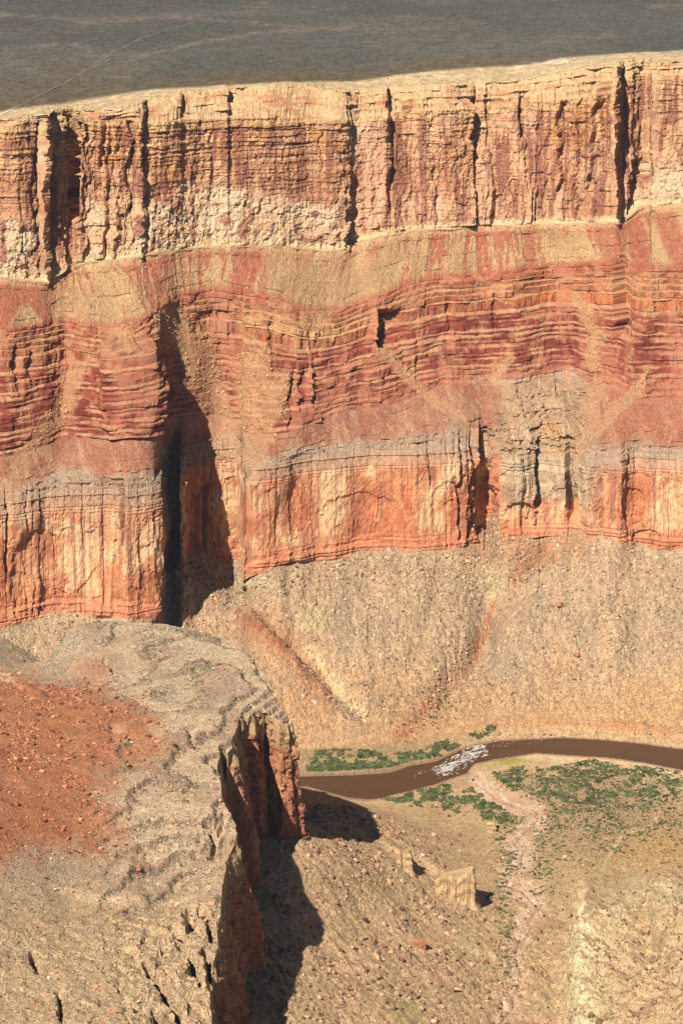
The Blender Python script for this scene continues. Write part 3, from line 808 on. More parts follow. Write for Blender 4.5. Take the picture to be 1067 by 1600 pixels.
# ---- cap ledges up to the rim
segs = [(3, 8), (5, 1.5), (3, 9), (4, 1.2), (3, 9), (5, 1.4), (2, 8), (3.5, 1), (1, 8)]
h, v, idx = sheet('G', 'R', segs, 50, 1)
P5 = lay('G', 'R', h, v)
vv = v[:, None] * np.ones((1, NCOL))
px_, py_ = project(P5[..., 0], P5[..., 1], P5[..., 2])
smo = np.clip(0.8 * sstep(370, 400, GX) * (1 - sstep(520, 545, GX)) + 0.9 * sstep(225, 240, GX) * (1 - sstep(270, 285, GX)) + 0.5 * sstep(-0.1, 0.4, fbm(SS / 50, vv, 751, 3)), 0, 1)
P5 = lay('G', 'R', h, v, smo)
nrm = outward(P5, 25)
off0 = (TOP_4 - LV['G'])
D = np.zeros(vv.shape)
for i, (a, b) in enumerate(segs):
    rws = np.where(idx == i)[0]
    b0, c0 = blocks(S, 34, 760 + i // 4, 0.5); b1, c1 = blocks(S, 13, 770 + i // 2, 0.4); b2, c2 = blocks(S, 5, 790 + i // 2, 0.3)
    f = 3.0 * b0 + 2.2 * b1 + 1.0 * b2 - 0.5 * c1 - 0.2 * c2 + 4 * fbm(S / 35, S * 0, 800 + i // 2, 3)
    D[rws] = f[None]
fo = (1 - sstep(0.0, 0.5, vv))[..., None]
P5[..., :2] += off0[None][..., :2] * fo
push(P5, D * sstep(0, 0.08, vv) * (1 - 0.6 * smo), nrm)
P5[..., 2] += (1.0 * fbm(P5[..., 0] / 5, P5[..., 1] / 6, 811, 3) + 1.6 * fbm(P5[..., 0] / 30, P5[..., 1] / 60, 812, 3)) * sstep(0, 0.1, vv)
P5[0] = TOP_4
n3 = fbm(P5[..., 0] / 5, P5[..., 2] / 3, 815, 4)
c = mix(C(220,184,134), C(206,160,116), 0.5 + 1.1 * n3)
c = mix(c, C(192,124,88), sstep(0.2, 0.6, fbm(SS / 40, vv * 4, 817, 3)) * 0.55)
c = mix(c, C(222,190,134), sstep(0.7, 1.0, vv) * 0.6)
link('cap_ledges', grid_mesh('cap_ledges', P5, c), M_BED, kind='structure', label='yellow tan ledges capping the canyon rim')
TOP_5 = P5[-1].copy()

# ---- plateau out to the horizon
sub = np.unique(np.concatenate([np.arange(0, NCOL, 2), [NCOL - 1]]))
edge0 = TOP_5[sub]
steps = np.concatenate([np.linspace(0, 300, 46)[1:], np.linspace(300, 2400, 150)[1:], 2400 * (60000 / 2400) ** (np.linspace(0, 1, 24)[1:])])
rows = [edge0]
edge_s = np.stack([smooth1(edge0[:, i_], 41) for i_ in range(3)], -1)
edge_a = edge0
dirx = edge0[:, 0] / edge0[:, 1]
dirs = x_at(Q[sub], 80, 1.0)
for sdist in steps:
    k2 = float(sstep(0, 110, sdist)); edge0 = edge_a * (1 - k2) + edge_s * k2
    dirx = edge0[:, 0] / edge0[:, 1]
    Y = edge0[:, 1] * (1 - min(1, sdist / 1500)) + (4650) * min(1, sdist / 1500) + sdist
    k = min(1.0, sdist / 900)
    X = Y * (dirx * (1 - k) + dirs * k) * (1 + 0.6 * max(0, sdist - 3000) / 60000 * 8)
    base = edge0[:, 2] + (976 - edge0[:, 2]) * (k * k * (3 - 2 * k))
    z = base + (1.6 * fbm(X / 90, Y / 90, 821, 4) + 0.5 * fbm(X / 12, Y / 12, 825, 2)) * min(1, sdist / 30)
    rows.append(np.stack([X, Y, z], -1))
PP = np.array(rows)
px_, py_ = project(PP[..., 0], PP[..., 1], PP[..., 2])
n1 = fbm(PP[..., 0] / 260, PP[..., 1] / 420, 831, 5); n3 = fbm(PP[..., 0] / 14, PP[..., 1] / 20, 835, 3)
dist = np.concatenate([[0], steps])[:, None] * np.ones((1, len(sub)))
c = mix(C(204,190,164), C(184,176,152), 0.5 + 0.9 * n1 + 0.3 * n3)
c = mix(c, C(214,180,132), (1 - sstep(90, 520, dist + 120 * n1)) * 0.9)
for pts, wd, am in (([(0,24),(120,30),(260,24),(375,20),(430,0)], 3, .5), ([(120,34),(260,26),(340,33),(480,42),(540,46)], 3.0, .6), ([(200,92),(215,88),(300,70),(400,52),(480,48)], 2.6, .7), ([(60,70),(130,72),(138,78)], 4, .5), ([(0,25),(20,24)], 5, .6), ([(180,120),(205,120)], 1.6, 1.3),
                    ([(400,52),(540,42)], 3, .5), ([(545,40),(640,28),(760,38)], 6, .35), ([(850,62),(960,55)], 6, .45), ([(1010,10),(1067,9)], 3, .5), ([(800,100),(880,93)], 5, .5), ([(450,22),(540,14)], 4, .35), ([(560,46),(720,42)], 5, .3)):
    d, _ = poly_dist(px_ + 5 * n1, py_ + 2.0 * n1, pts)
    c = mix(c, C(246,214,178), np.clip(1.5 * am * np.exp(-(d / wd) ** 2) * (0.75 + 0.5 * n3), 0, 0.95))
c *= (1 + 0.10 * n3)[..., None]
link('plateau', grid_mesh('plateau', PP, c), M_PLATEAU, kind='structure', label='flat scrub plateau in cloud shadow behind the canyon rim')
# straight dirt track across the plain
tr = []
for px, py in zip(np.linspace(-20, 450, 60), np.linspace(138, -12, 60)):
    p = ground(px + 4 * math.sin(px / 60), py, 976.5)
    tr.append(p)
tr = np.array(tr)
t_ = np.gradient(tr, axis=0); nrm2 = np.stack([-t_[:, 1], t_[:, 0]], -1); nrm2 /= np.linalg.norm(nrm2, axis=1)[:, None]
Vt = np.stack([tr + np.c_[nrm2 * wd, np.zeros(60)] for wd in (3.6, 0, -3.6)], 0)
for i in range(60):
    for j in range(3):
        X, Y = Vt[j, i, :2]
        k = np.argmin((PP[:, :, 0] - X) ** 2 + (PP[:, :, 1] - Y) ** 2)
        Vt[j, i, 2] = PP.reshape(-1, 3)[k, 2] + 0.25
Vt[..., 2] = np.maximum.reduce([Vt[0, :, 2], Vt[1, :, 2], Vt[2, :, 2]])[None]
ct = np.broadcast_to(C(238,212,180), Vt.shape).copy()
link('dirt_track', grid_mesh('dirt_track', Vt, ct), M_PLATEAU, kind='structure', label='pale straight dirt track crossing the plateau')

# ------------------------------------------------------------------ interpolation through control points
def tps(ctrl, sy=0.6):
    ctrl = np.asarray(ctrl, float)
    sc = 300.0
    A = np.c_[ctrl[:, 0] / sc, ctrl[:, 1] * sy / sc]
    n = len(A)
    r2 = ((A[:, None] - A[None]) ** 2).sum(-1)
    K = 0.5 * r2 * np.log(r2 + 1e-12) + 1e-3 * np.eye(n)
    Pm = np.c_[np.ones(n), A]
    M = np.zeros((n + 3, n + 3)); M[:n, :n] = K; M[:n, n:] = Pm; M[n:, :n] = Pm.T
    w = np.linalg.solve(M, np.r_[ctrl[:, 2], 0, 0, 0])
    def f(X, Y):
        x = X / sc; y = Y * sy / sc
        out = w[n] + w[n + 1] * x + w[n + 2] * y
        for i in range(n):
            r = (x - A[i, 0]) ** 2 + (y - A[i, 1]) ** 2
            out = out + w[i] * 0.5 * r * np.log(r + 1e-12)
        return out
    return f

def inpoly(px, py, poly):
    r = np.zeros(np.shape(px), bool)
    n = len(poly)
    for i in range(n):
        x1, y1 = poly[i]; x2, y2 = poly[(i + 1) % n]
        if y1 == y2: continue
        cnd = ((y1 > py) != (y2 > py)) & (px < (x2 - x1) * (py - y1) / (y2 - y1) + x1)
        r ^= cnd
    return r

# ------------------------------------------------------------------ valley floor
SHORE = [(300,1232),(480,1228),(545,1246),(577,1249),(620,1240),(680,1225),(702,1216),(729,1208),(740,1193),(770,1186),(804,1181),(837,1176),(879,1179),(950,1183),(1006,1191),(1067,1203),(1260,1236)]
FARSH = [(300,1219),(476,1212),(609,1206),(680,1189),(740,1165),(815,1155),(879,1152),(992,1160),(1067,1170),(1260,1196)]
fc = []
for px, py in SHORE: fc.append(ground(px, py, 0.3))
for px, py in FARSH: fc.append(ground(px, py - 8, -9))
for px, py, z in [(900,1230,5),(800,1215,3.5),(1000,1240,7),(1067,1250,9),(760,1235,4),(700,1258,5),(640,1258,5),(1200,1270,14),(590,1258,4),
                  (830,1265,9),(815,1315,18),(800,1360,28),(835,1405,36),(815,1450,44),(800,1500,54),(805,1550,64),(785,1600,74),(770,1700,95),
                  (560,1290,98),(545,1265,66),(600,1290,66),(630,1290,44),(660,1300,40),(700,1292,14),(750,1300,16),(760,1330,24),(470,1318,198),(500,1330,184),(520,1300,148),(600,1330,106),(650,1380,88),(700,1360,52),(700,1402,66),(745,1400,44),
                  (600,1450,122),(520,1440,158),(440,1400,192),(500,1480,166),(600,1600,148),(450,1600,200),(420,1500,200),(700,1600,108),(700,1500,86),(740,1470,62),(760,1560,76),(400,1700,215),(700,1720,125),
                  (900,1300,20),(1000,1300,22),(1067,1310,28),(900,1360,32),(1000,1350,32),(870,1400,40),(1067,1365,62),(1000,1400,58),(950,1422,56),(900,1430,46),(868,1460,50),(865,1520,62),(860,1600,78),
                  (905,1460,64),(915,1520,88),(920,1590,112),(960,1480,84),(1000,1470,84),(1067,1450,104),(1000,1560,128),(1067,1560,160),(1067,1650,205),(950,1680,150),(1230,1450,150),(1230,1600,260),(1200,1350,90),(350,1330,205),(330,1450,210),(480,1262,30),(500,1245,8),(530,1252,8)]:
    fc.append(ground(px, py, z))
floor_f = tps(fc)
NFC, NFR = 560, 560
fq = np.linspace(300, 1240, NFC)
fY = 2000 + (3905 - 2000) * np.linspace(0, 1, NFR) ** 1.12
FX = (fq[None] - CX) / F_PX * 1.06 * fY[:, None]
FY = np.broadcast_to(fY[:, None], FX.shape).copy()
FX += 0.7 * vn(FX / 2.0, FY / 3.0, 900); 
FZ = floor_f(FX, FY)
fpx, fpy = project(FX, FY, FZ)
WASH = [(735,1208),(752,1226),(775,1242),(805,1256),(832,1266),(838,1285),(815,1300),(800,1315),(818,1330),(814,1346),(796,1360),(792,1384),(832,1398),(838,1414),(816,1445),(814,1466),(800,1486),(804,1502),(810,1530),(800,1560),(780,1600),(760,1650)]
sh = np.array(SHORE, float)
shore_d = fpy - np.interp(fpx, sh[:, 0], sh[:, 1])          # pixels below the shoreline: land
land = sstep(2, 26, shore_d)
dw, wf = poly_dist(fpx + 3 * fbm(FX / 10, FY / 14, 903, 3), fpy, WASH)
wash = 1 - sstep(9, 22, dw + 6 * fbm(FX / 22, FY / 30, 905, 3))
chan, _ = poly_dist(fpx + 9 * fbm(FX / 26, FY / 40, 907, 2), fpy, WASH)
chan = np.exp(-(chan / 2.2) ** 2)
slope_m = sstep(24, 70, FZ)                                  # hillsides rather than the flats
flat = 1 - slope_m
dirn = FX + 0.55 * FY
dz = land * (0.9 * fbm(FX / 40, FY / 55, 911, 4) + 0.35 * fbm(FX / 4, FY / 6, 913, 3))
dz += slope_m * (sstep(870, 910, fpx) * sstep(1380, 1440, fpy) * 16.0 * (ridged((FX + 0.5 * FY) / 34, (FY - 0.5 * FX) / 90, 914, 4) - 0.5) + 4.2 * fbm(FX / 60, FY / 60, 915, 5) + 2.4 * ridged((FX * 0.94 + FY * 0.35 + 8 * fbm(FX / 40, FY / 40, 916, 2)) / 30, (FY * 0.94 - FX * 0.35) / 170, 917, 4) + 1.0 * fbm(FX / 7, FY / 10, 919, 4))
dz -= wash * 2.2 * land + chan * 2.0 * sstep(30, 60, shore_d)
# spur behind the fluted outcrop
for (ax, ay, az), (bx_, by_, bz), hh_, ww_ in (((712,1380,62), (600,1300,80), 17, 20), ((632,1348,90), (580,1300,95), 12, 14)):
    A_ = ground(ax, ay, az)[:2]; B_ = ground(bx_, by_, bz)[:2]; v_ = B_ - A_
    t_ = np.clip(((FX - A_[0]) * v_[0] + (FY - A_[1]) * v_[1]) / (v_ @ v_), -0.02, 1)
    d_ = np.hypot(FX - A_[0] - t_ * v_[0], FY - A_[1] - t_ * v_[1])
    dz += hh_ * np.exp(-(d_ / ww_) ** 2) * (1 - t_)
# pale fluted scarp on the right and small scarps on the left hillside
scarp = [([(905,1438),(893,1455),(890,1480),(890,1540),(893,1610)], 9, 30, 1), ([(1067,1362),(1010,1392),(950,1425),(905,1438)], 7, 14, 1), ([(1010,1420),(1030,1460),(1040,1500),(1067,1530)], 7, 24, 1)]
for pts, wd, hgt, sgn in scarp:
    wsc = 9 * fbm(FX / 14, FY / 30, 921, 4)
    d, fr = poly_dist(fpx + wsc, fpy, pts)
    pts_a = np.array(pts, float)
    if pts[0][0] > 950 and pts[-1][0] < 950:
        side = fpy + 0.5 * wsc - np.interp(fpx, pts_a[::-1, 0], pts_a[::-1, 1])
    else:
        side = fpx + wsc - np.interp(fpy, pts_a[:, 1], pts_a[:, 0])
    near = np.exp(-(d / 46) ** 2)
    dz += hgt * near * (sstep(-wd, wd, side) - 0.5)
FZ2 = FZ + dz
river_low = sstep(0, -10, shore_d)
FZ2 = np.where(shore_d < 0, np.minimum(FZ2, -0.5 + 0.12 * shore_d), FZ2)
FZ2 = np.maximum(FZ2, -12)
# bedrock benches: terracing of parts of the hillside
stp = 3.8
zw = FZ2 + 2.5 * fbm(FX / 40, FY / 40, 925, 3)
fr_ = zw / stp - np.floor(zw / stp)
terr_m = sstep(0.15, 0.5, fbm(FX / 90, FY / 120, 927, 3)) * slope_m * 0.35
FZ2 += (sstep(0.55, 0.95, fr_) - fr_) * stp * terr_m
gy_s = np.gradient(FZ2, axis=0) / np.gradient(FY, axis=0)
gx_s = np.gradient(FZ2, axis=1) / np.gradient(FX, axis=1)
steep = np.hypot(gx_s, gy_s)
PF = np.stack([FX, FY, FZ2], -1)
fpx, fpy = project(FX, FY, FZ2)
n1 = fbm(FX / 90, FY / 120, 931, 4); n2 = fbm(FX / 24, FY / 30, 933, 4); n3 = fbm(FX / 4, FY / 6, 935, 3)
c = mix(C(204,168,122), C(190,154,112), 0.5 + 0.8 * n1 + 0.4 * n2)
c = mix(c, C(212,170,130), slope_m * (0.4 + 0.7 * n2))
c = mix(c, C(196,168,120), slope_m * sstep(0.1, 0.5, n1) * 0.6)
khaki = np.exp(-((fpx - 905) / 75) ** 2 - ((fpy - 1400) / 70) ** 2)
c = mix(c, C(188,158,112), khaki * 0.8 * (0.8 + 0.6 * n2))
tan2 = np.exp(-((fpx - 1000) / 80) ** 2 - ((fpy - 1325) / 38) ** 2)
c = mix(c, C(196,154,98), tan2 * 0.9)
scrubby = sstep(1205, 1225, fpy) * (1 - sstep(1300, 1370, fpy)) * sstep(780, 830, fpx) * (1 - sstep(960, 1040, fpx))
c = mix(c, C(182,146,108), scrubby * 0.8)
c = mix(c, C(232,198,150), (1 - sstep(3, 22, shore_d + 4 * n2)) * sstep(760, 800, fpx) * sstep(-2, 2, shore_d))
c = mix(c, C(150,144,62), np.exp(-((fpx - 795) / 28) ** 2 - ((fpy - 1189) / 7) ** 2) * 0.9)
c = mix(c, mix(C(230,200,166), C(208,170,136), 0.5 + 1.4 * fbm((FX * 0.9 + FY * 0.2) / 5, FY / 30, 938, 3)), np.clip(wash, 0, 1) * 0.9 * land)
c = mix(c, C(180,130,98), chan * 0.7 * sstep(25, 50, shore_d))
grn = np.clip(np.exp(-((fpx - 1030) / 55) ** 2 - ((fpy - 1392) / 26) ** 2) + np.exp(-((fpx - 960) / 45) ** 2 - ((fpy - 1425) / 18) ** 2), 0, 1)
c = mix(c, C(196,180,138), grn * 0.8 * (0.9 + 0.5 * n3))
d, _ = poly_dist(fpx, fpy, scarp[0][0])
flu = np.exp(-(np.abs(fpx - 915) / 30) ** 2) * sstep(1440, 1460, fpy)
c = mix(c, C(222,202,148), np.clip(flu * (0.75 + 0.9 * fbm(FX / 3, FY / 60, 937, 3)), 0, 0.9))
org = np.clip(np.exp(-(poly_dist(fpx, fpy, [(1005,1420),(1025,1455),(1035,1490),(1067,1500)])[0] / 20) ** 2) + np.exp(-((fpx - 1060) / 28) ** 2 - ((fpy - 1590) / 40) ** 2), 0, 1)
c = mix(c, C(214,164,100), org * 0.6 * sstep(-0.15, 0.25, n2 + 0.5 * n3))
c = mix(c, C(226,208,150), sstep(-0.1, 0.1, n3 + n2) * np.exp(-((fpx - 1025) / 14) ** 2 - ((fpy - 1505) / 16) ** 2) * 0.8)
for bx, by, bw, bh in ((630, 1345, 20, 24), (590, 1380, 28, 12), (545, 1310, 26, 16), (640, 1580, 26, 18), (760, 1290, 18, 14)):
    c = mix(c, C(190,168,112), 0.75 * np.exp(-((fpx - bx) / bw) ** 2 - ((fpy - by) / bh) ** 2))
bad = sstep(860, 900, fpx) * sstep(1350, 1420, fpy)
c = mix(c, C(190,160,116), bad * 0.5)
c = mix(c, mix(C(210,186,140), C(190,164,120), 0.5 + n3), bad * sstep(0.6, 1.1, steep) * 0.7)
c = mix(c, C(228,210,164), bad * sstep(0.5, 0.9, steep) * np.exp(-((fpx - 908) / 24) ** 2) * 0.85)
c = mix(c, C(178,150,110), (1 - bad) * sstep(0.7, 1.1, steep) * 0.7)
d, _ = poly_dist(fpx, fpy, [(1042,1228),(1030,1260),(1020,1290),(975,1302),(955,1330),(935,1365)])
c = mix(c, C(222,186,136), 0.6 * np.exp(-(d / 3.0) ** 2))
d, _ = poly_dist(fpx, fpy, [(1067,1525),(1035,1545),(980,1580)])
c = mix(c, C(228,186,150), 0.7 * np.exp(-(d / 4.0) ** 2))
c = mix(c, C(150,116,88), (1 - sstep(1, 5, shore_d)) * 0.7)
c *= (1.09 + 0.10 * n3)[..., None]
link('valley_floor', grid_mesh('valley_floor', PF, c), M_GROUND, kind='structure', label='tan valley floor and hillside in front of the river')

# ------------------------------------------------------------------ river
def water_material():
    m = bpy.data.materials.new('muddy_water'); m.use_nodes = True
    nt = m.node_tree; b = nt.nodes['Principled BSDF']
    b.inputs['Base Color'].default_value = (0.066, 0.033, 0.018, 1)
    b.inputs['Roughness'].default_value = 0.32
    b.inputs['Specular IOR Level'].default_value = 0.2
    geo = nt.nodes.new('ShaderNodeNewGeometry')
    n = nt.nodes.new('ShaderNodeTexNoise'); n.inputs['Scale'].default_value = 0.35; n.inputs['Detail'].default_value = 5
    nt.links.new(geo.outputs['Position'], n.inputs['Vector'])
    bp = nt.nodes.new('ShaderNodeBump'); bp.inputs['Strength'].default_value = 0.6; bp.inputs['Distance'].default_value = 0.8
    mp_ = nt.nodes.new('ShaderNodeMapping'); mp_.inputs['Scale'].default_value = (0.35, 1.0, 1.0)
    nt.links.new(geo.outputs['Position'], mp_.inputs['Vector']); nt.links.new(mp_.outputs[0], n.inputs['Vector'])
    n3_ = nt.nodes.new('ShaderNodeTexNoise'); n3_.inputs['Scale'].default_value = 0.03; n3_.inputs['Detail'].default_value = 6
    nt.links.new(mp_.outputs[0], n3_.inputs['Vector'])
    cr_ = nt.nodes.new('ShaderNodeMix'); cr_.data_type = 'RGBA'; cr_.inputs['A'].default_value = (0.046, 0.021, 0.010, 1); cr_.inputs['B'].default_value = (0.088, 0.042, 0.020, 1)
    nt.links.new(n3_.outputs['Fac'], cr_.inputs['Factor']); nt.links.new(cr_.outputs['Result'], b.inputs['Base Color'])
    nt.links.new(n.outputs['Fac'], bp.inputs['Height']); nt.links.new(bp.outputs[0], b.inputs['Normal'])
    return m
M_WATER = water_material()
wx_, wy_ = np.meshgrid(np.linspace(-900, 900, 60), np.linspace(3440, 4060, 40))
Vw = np.stack([wx_, wy_, 0 * wx_], -1)
link('river', grid_mesh('river', Vw), M_WATER, kind='structure', label='muddy brown river bending along the foot of the talus')

def plain(name, col, rough=0.8, var=0.0, scale=1.0, rnd=0.0):
    m = bpy.data.materials.new(name); m.use_nodes = True
    nt = m.node_tree; b = nt.nodes['Principled BSDF']
    b.inputs['Roughness'].default_value = rough
    b.inputs['Specular IOR Level'].default_value = 0.15
    geo = nt.nodes.new('ShaderNodeNewGeometry')
    n = nt.nodes.new('ShaderNodeTexNoise'); n.inputs['Scale'].default_value = scale; n.inputs['Detail'].default_value = 4
    nt.links.new(geo.outputs['Position'], n.inputs['Vector'])
    mr = nt.nodes.new('ShaderNodeMapRange'); mr.inputs['From Min'].default_value = 0.3; mr.inputs['From Max'].default_value = 0.7
    mr.inputs['To Min'].default_value = 1 - var; mr.inputs['To Max'].default_value = 1 + var
    nt.links.new(n.outputs['Fac'], mr.inputs['Value'])
    oi = nt.nodes.new('ShaderNodeObjectInfo')
    mr2 = nt.nodes.new('ShaderNodeMapRange'); mr2.inputs['To Min'].default_value = 1 - rnd; mr2.inputs['To Max'].default_value = 1 + rnd
    nt.links.new(oi.outputs['Random'], mr2.inputs['Value'])
    mm = nt.nodes.new('ShaderNodeMath'); mm.operation = 'MULTIPLY'
    nt.links.new(mr.outputs[0], mm.inputs[0]); nt.links.new(mr2.outputs[0], mm.inputs[1])
    mul = nt.nodes.new('ShaderNodeVectorMath'); mul.operation = 'SCALE'; mul.inputs[0].default_value = col
    nt.links.new(mm.outputs[0], mul.inputs['Scale']); nt.links.new(mul.outputs[0], b.inputs['Base Color'])
    return m
M_FOAM = plain('foam', (0.46, 0.40, 0.33), 0.7, 0.25, 0.5)
M_BUSH = plain('bush_leaves', (0.098, 0.110, 0.040), 0.8, 0.5, 0.08, 0.45)
M_SHRUB = plain('dry_shrub', (0.085, 0.083, 0.045), 0.9, 0.3, 0.5, 0.35)

# whitewater of the rapids: lumps of foam lying in the current
rng = np.random.default_rng(31)
fv, ff = [], []
RAP = [(672,1200),(690,1190),(715,1182),(738,1172),(752,1176),(740,1190),(728,1204),(706,1214),(690,1212)]
cnt = 0
while cnt < 110:
    if cnt < 60:
        px = rng.uniform(668, 756); py = rng.uniform(1168, 1216)
        if not inpoly(np.array(px), np.array(py), RAP): continue
        sz = rng.uniform(0.35, 1.2)
    else:
        px = rng.uniform(640, 900); py = np.interp(px, [640, 700, 740, 800, 900], [1212, 1196, 1172, 1160, 1158]) + rng.normal(0, 2.0)
        if rng.random() < sstep(760, 900, px): continue
        sz = rng.uniform(0.3, 0.9)
    g = ground(px, py, 0.0)
    k0 = len(fv); n = 7
    ax = rng.uniform(2.0, 5.0)
    th = 0.9 + rng.normal(0, 0.15)
    fv.append((g[0], g[1], 0.35 + 0.25 * sz * rng.random()))
    for i in range(n):
        a_ = 2 * math.pi * i / n; r = sz * rng.uniform(0.5, 1.2)
        u = r * ax * math.cos(a_); w = r * 1.0 * math.sin(a_)
        fv.append((g[0] + u * math.cos(th) - w * math.sin(th), g[1] + u * math.sin(th) + w * math.cos(th), 0.04))
    for i in range(n): ff.append((k0, k0 + 1 + i, k0 + 1 + (i + 1) % n))
    cnt += 1
# lace of foam drawn out along the current
ua = np.array([math.cos(0.9), math.sin(0.9)]); ub = np.array([-ua[1], ua[0]])
g0_ = ground(716, 1192, 0.0)[:2]
st_f = 1.1
for i in range(-90, 91):
    for j in range(-60, 61):
        cxy = g0_ + ua * i * st_f + ub * j * st_f
        fx_, fy_ = project(cxy[0], cxy[1], 0.0)
        dd = poly_dist(np.array(fx_), np.array(fy_), [(690,1203),(708,1195),(722,1186),(738,1176),(752,1172)])[0]
        vv_ = 0.55 * float(vn(np.array([i * st_f / 9.0]), np.array([j * st_f / 2.6]), 951)[()][0]) + 0.45 * float(vn(np.array([i * st_f / 3.5]), np.array([j * st_f / 1.3]), 952)[0])
        if vv_ < -0.05 + 0.0042 * float(dd) ** 2: continue
        k0 = len(fv)
        for si, sj in ((-.56, -.56), (.56, -.56), (.56, .56), (-.56, .56)):
            q_ = cxy + ua * si * st_f + ub * sj * st_f
            fv.append((q_[0], q_[1], 0.12 + 0.25 * vv_ * (si + 0.56)))
        ff.append((k0, k0 + 1, k0 + 2, k0 + 3))
link('rapids', py_mesh('rapids', fv, ff), M_FOAM, kind='stuff', label='white foaming rapids where the river narrows at the bend', cat='rapids')

# ------------------------------------------------------------------ near mesa on the left
BR = [(200,968,371),(250,971,371),(330,988,371),(370,1005,371),(395,1025,371),(415,1055,371),(425,1075,370),(433,1089,368),(445,1102,360),(457,1118,348),(464,1134,338),(458,1141,338),(440,1129,349),(412,1113,363),(390,1118,368),(372,1127,370),(368,1140,371),(362,1158,371),(340,1180,371),(342,1198,371),(345,1215,371),(349,1240,370),(352,1262,368),(372,1303,360),(368,1316,357),(357,1345,351),(351,1381,348),(347,1420,345),(336,1459,342),(332,1495,340),(310,1531,338),(320,1549,336),(329,1600,333),(335,1680,330),(340,1800,328)]
br = np.array([ground(*b) for b in BR])
tc = [tuple(p) for p in br[::2]]
for px, py, z in [(0,996,352),(82,1044,312),(56,1033,322),(105,987,366),(180,984,371),(150,1100,380),(0,1100,392),(0,1200,412),(0,1300,412),(0,1400,392),(0,1500,375),(0,1600,365),(-150,1000,366),(-200,1200,450),(-200,1500,420),(150,1200,386),(150,1300,376),(250,1100,374),(300,1200,375),(300,1275,373),(326,1284,371),(300,1330,356),(250,1335,359),(150,1350,368),(200,1400,354),(100,1400,368),(250,1500,346),(150,1550,350),(100,1600,355),(250,1600,336),(100,1060,352),(60,1075,372)]:
    tc.append(tuple(ground(px, py, z)))
mesa_f = tps(tc, 0.7)
seg = np.hypot(np.diff(br[:, 0]), np.diff(br[:, 1]))
sarc = np.concatenate([[0], np.cumsum(seg)])
NM = 470
sm = np.linspace(0, sarc[-1], NM)
bx = smooth1(np.interp(sm, sarc, br[:, 0]), 5); by = smooth1(np.interp(sm, sarc, br[:, 1]), 5)
tx = np.gradient(smooth1(bx, 15)); ty = np.gradient(smooth1(by, 15)); l = np.hypot(tx, ty)
mnx, mny = -ty / l, tx / l                       # outward (to the right of the way towards the camera)
pil = sstep(2870, 2900, by) * (1 - sstep(3000, 3040, by))
jag = (5.0 + 1 * pil) * fbm(sm / 60, 0 * sm, 941, 4, 0.5)
b1, c1 = blocks(sm, 17, 943, 0.4); b2, c2 = blocks(sm, 7, 945, 0.3)
jag += (0.08 + 0.92 * pil) * (2.6 * b1 + 1.6 * b2 - 3.0 * c1 - 1.2 * c2)
bx = bx + mnx * jag; by = by + mny * jag
NT, NCl = 240, 120
ib = np.linspace(0, 1, NT)
inner_x = np.full(NM, -620.0)
iy0 = np.clip(np.interp(np.linspace(0, 1, NM), [0, 0.12, 0.35, 1.0], [3300, 3230, 2900, by.min()]), None, 3310)
ww = ib ** 0.9
TX = inner_x[:, None] * (1 - ww) + bx[:, None] * ww
TY = iy0[:, None] * (1 - ww) + by[:, None] * ww
TZ = mesa_f(TX, TY)
mpx, mpy = project(TX, TY, TZ)
edge_in = (1 - ib)[None] * np.hypot(bx + 620, 0)[:, None]       # metres from the brink
right = sstep(150, 260, mpx)
TZ = TZ + 1.6 * fbm(TX / 50, TY / 60, 951, 4) + 0.35 * fbm(TX / 5, TY / 6, 953, 4)
stp = 6.0
zw = TZ + 3.0 * fbm(TX / 70, TY / 70, 955, 4)
fr_ = zw / stp - np.floor(zw / stp)
tmask = np.clip(sstep(140, 230, mpx + 40 * fbm(TX / 60, TY / 60, 957, 2)), 0, 1) * (1 - 0.8 * sstep(1380, 1440, mpy))
TZ += (sstep(0.72, 0.95, fr_) - fr_) * stp * tmask
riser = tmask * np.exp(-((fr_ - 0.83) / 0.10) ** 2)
nose = np.array([(190,1306),(220,1316),(255,1322),(290,1314),(318,1298),(334,1282),(350,1262)], float)
below = mpy + 5 * fbm(TX / 12, TY / 12, 956, 3) - np.interp(mpx, nose[:, 0], nose[:, 1])
nm_ = sstep(195, 250, mpx) * (1 - sstep(348, 362, mpx))
TZ -= nm_ * 13 * (0.45 * sstep(0, 5, below) + 0.55 * sstep(10, 16, below)) * (1 - sstep(30, 120, below))
curve = np.array([(60,1372),(100,1390),(150,1400),(200,1403),(250,1399),(290,1388)], float)
bl2 = mpy - np.interp(mpx, curve[:, 0], curve[:, 1])
TZ -= sstep(60, 110, mpx) * (1 - sstep(270, 310, mpx)) * 6 * sstep(-2, 5, bl2) * (1 - sstep(10, 60, bl2))
lowb = sstep(1390, 1470, mpy)
wob = 6 * fbm(TX / 14, TY / 14, 959, 3)
o1, t1, e1 = worley(TX / 16, TY / 22, 961)
TZ += lowb * (0.35 + 0.65 * sstep(120, 240, mpx)) * (3.0 * o1 + 4.0 * t1 + 3.4 * fbm(TX / 11, TY / 14, 963, 5, 0.6))
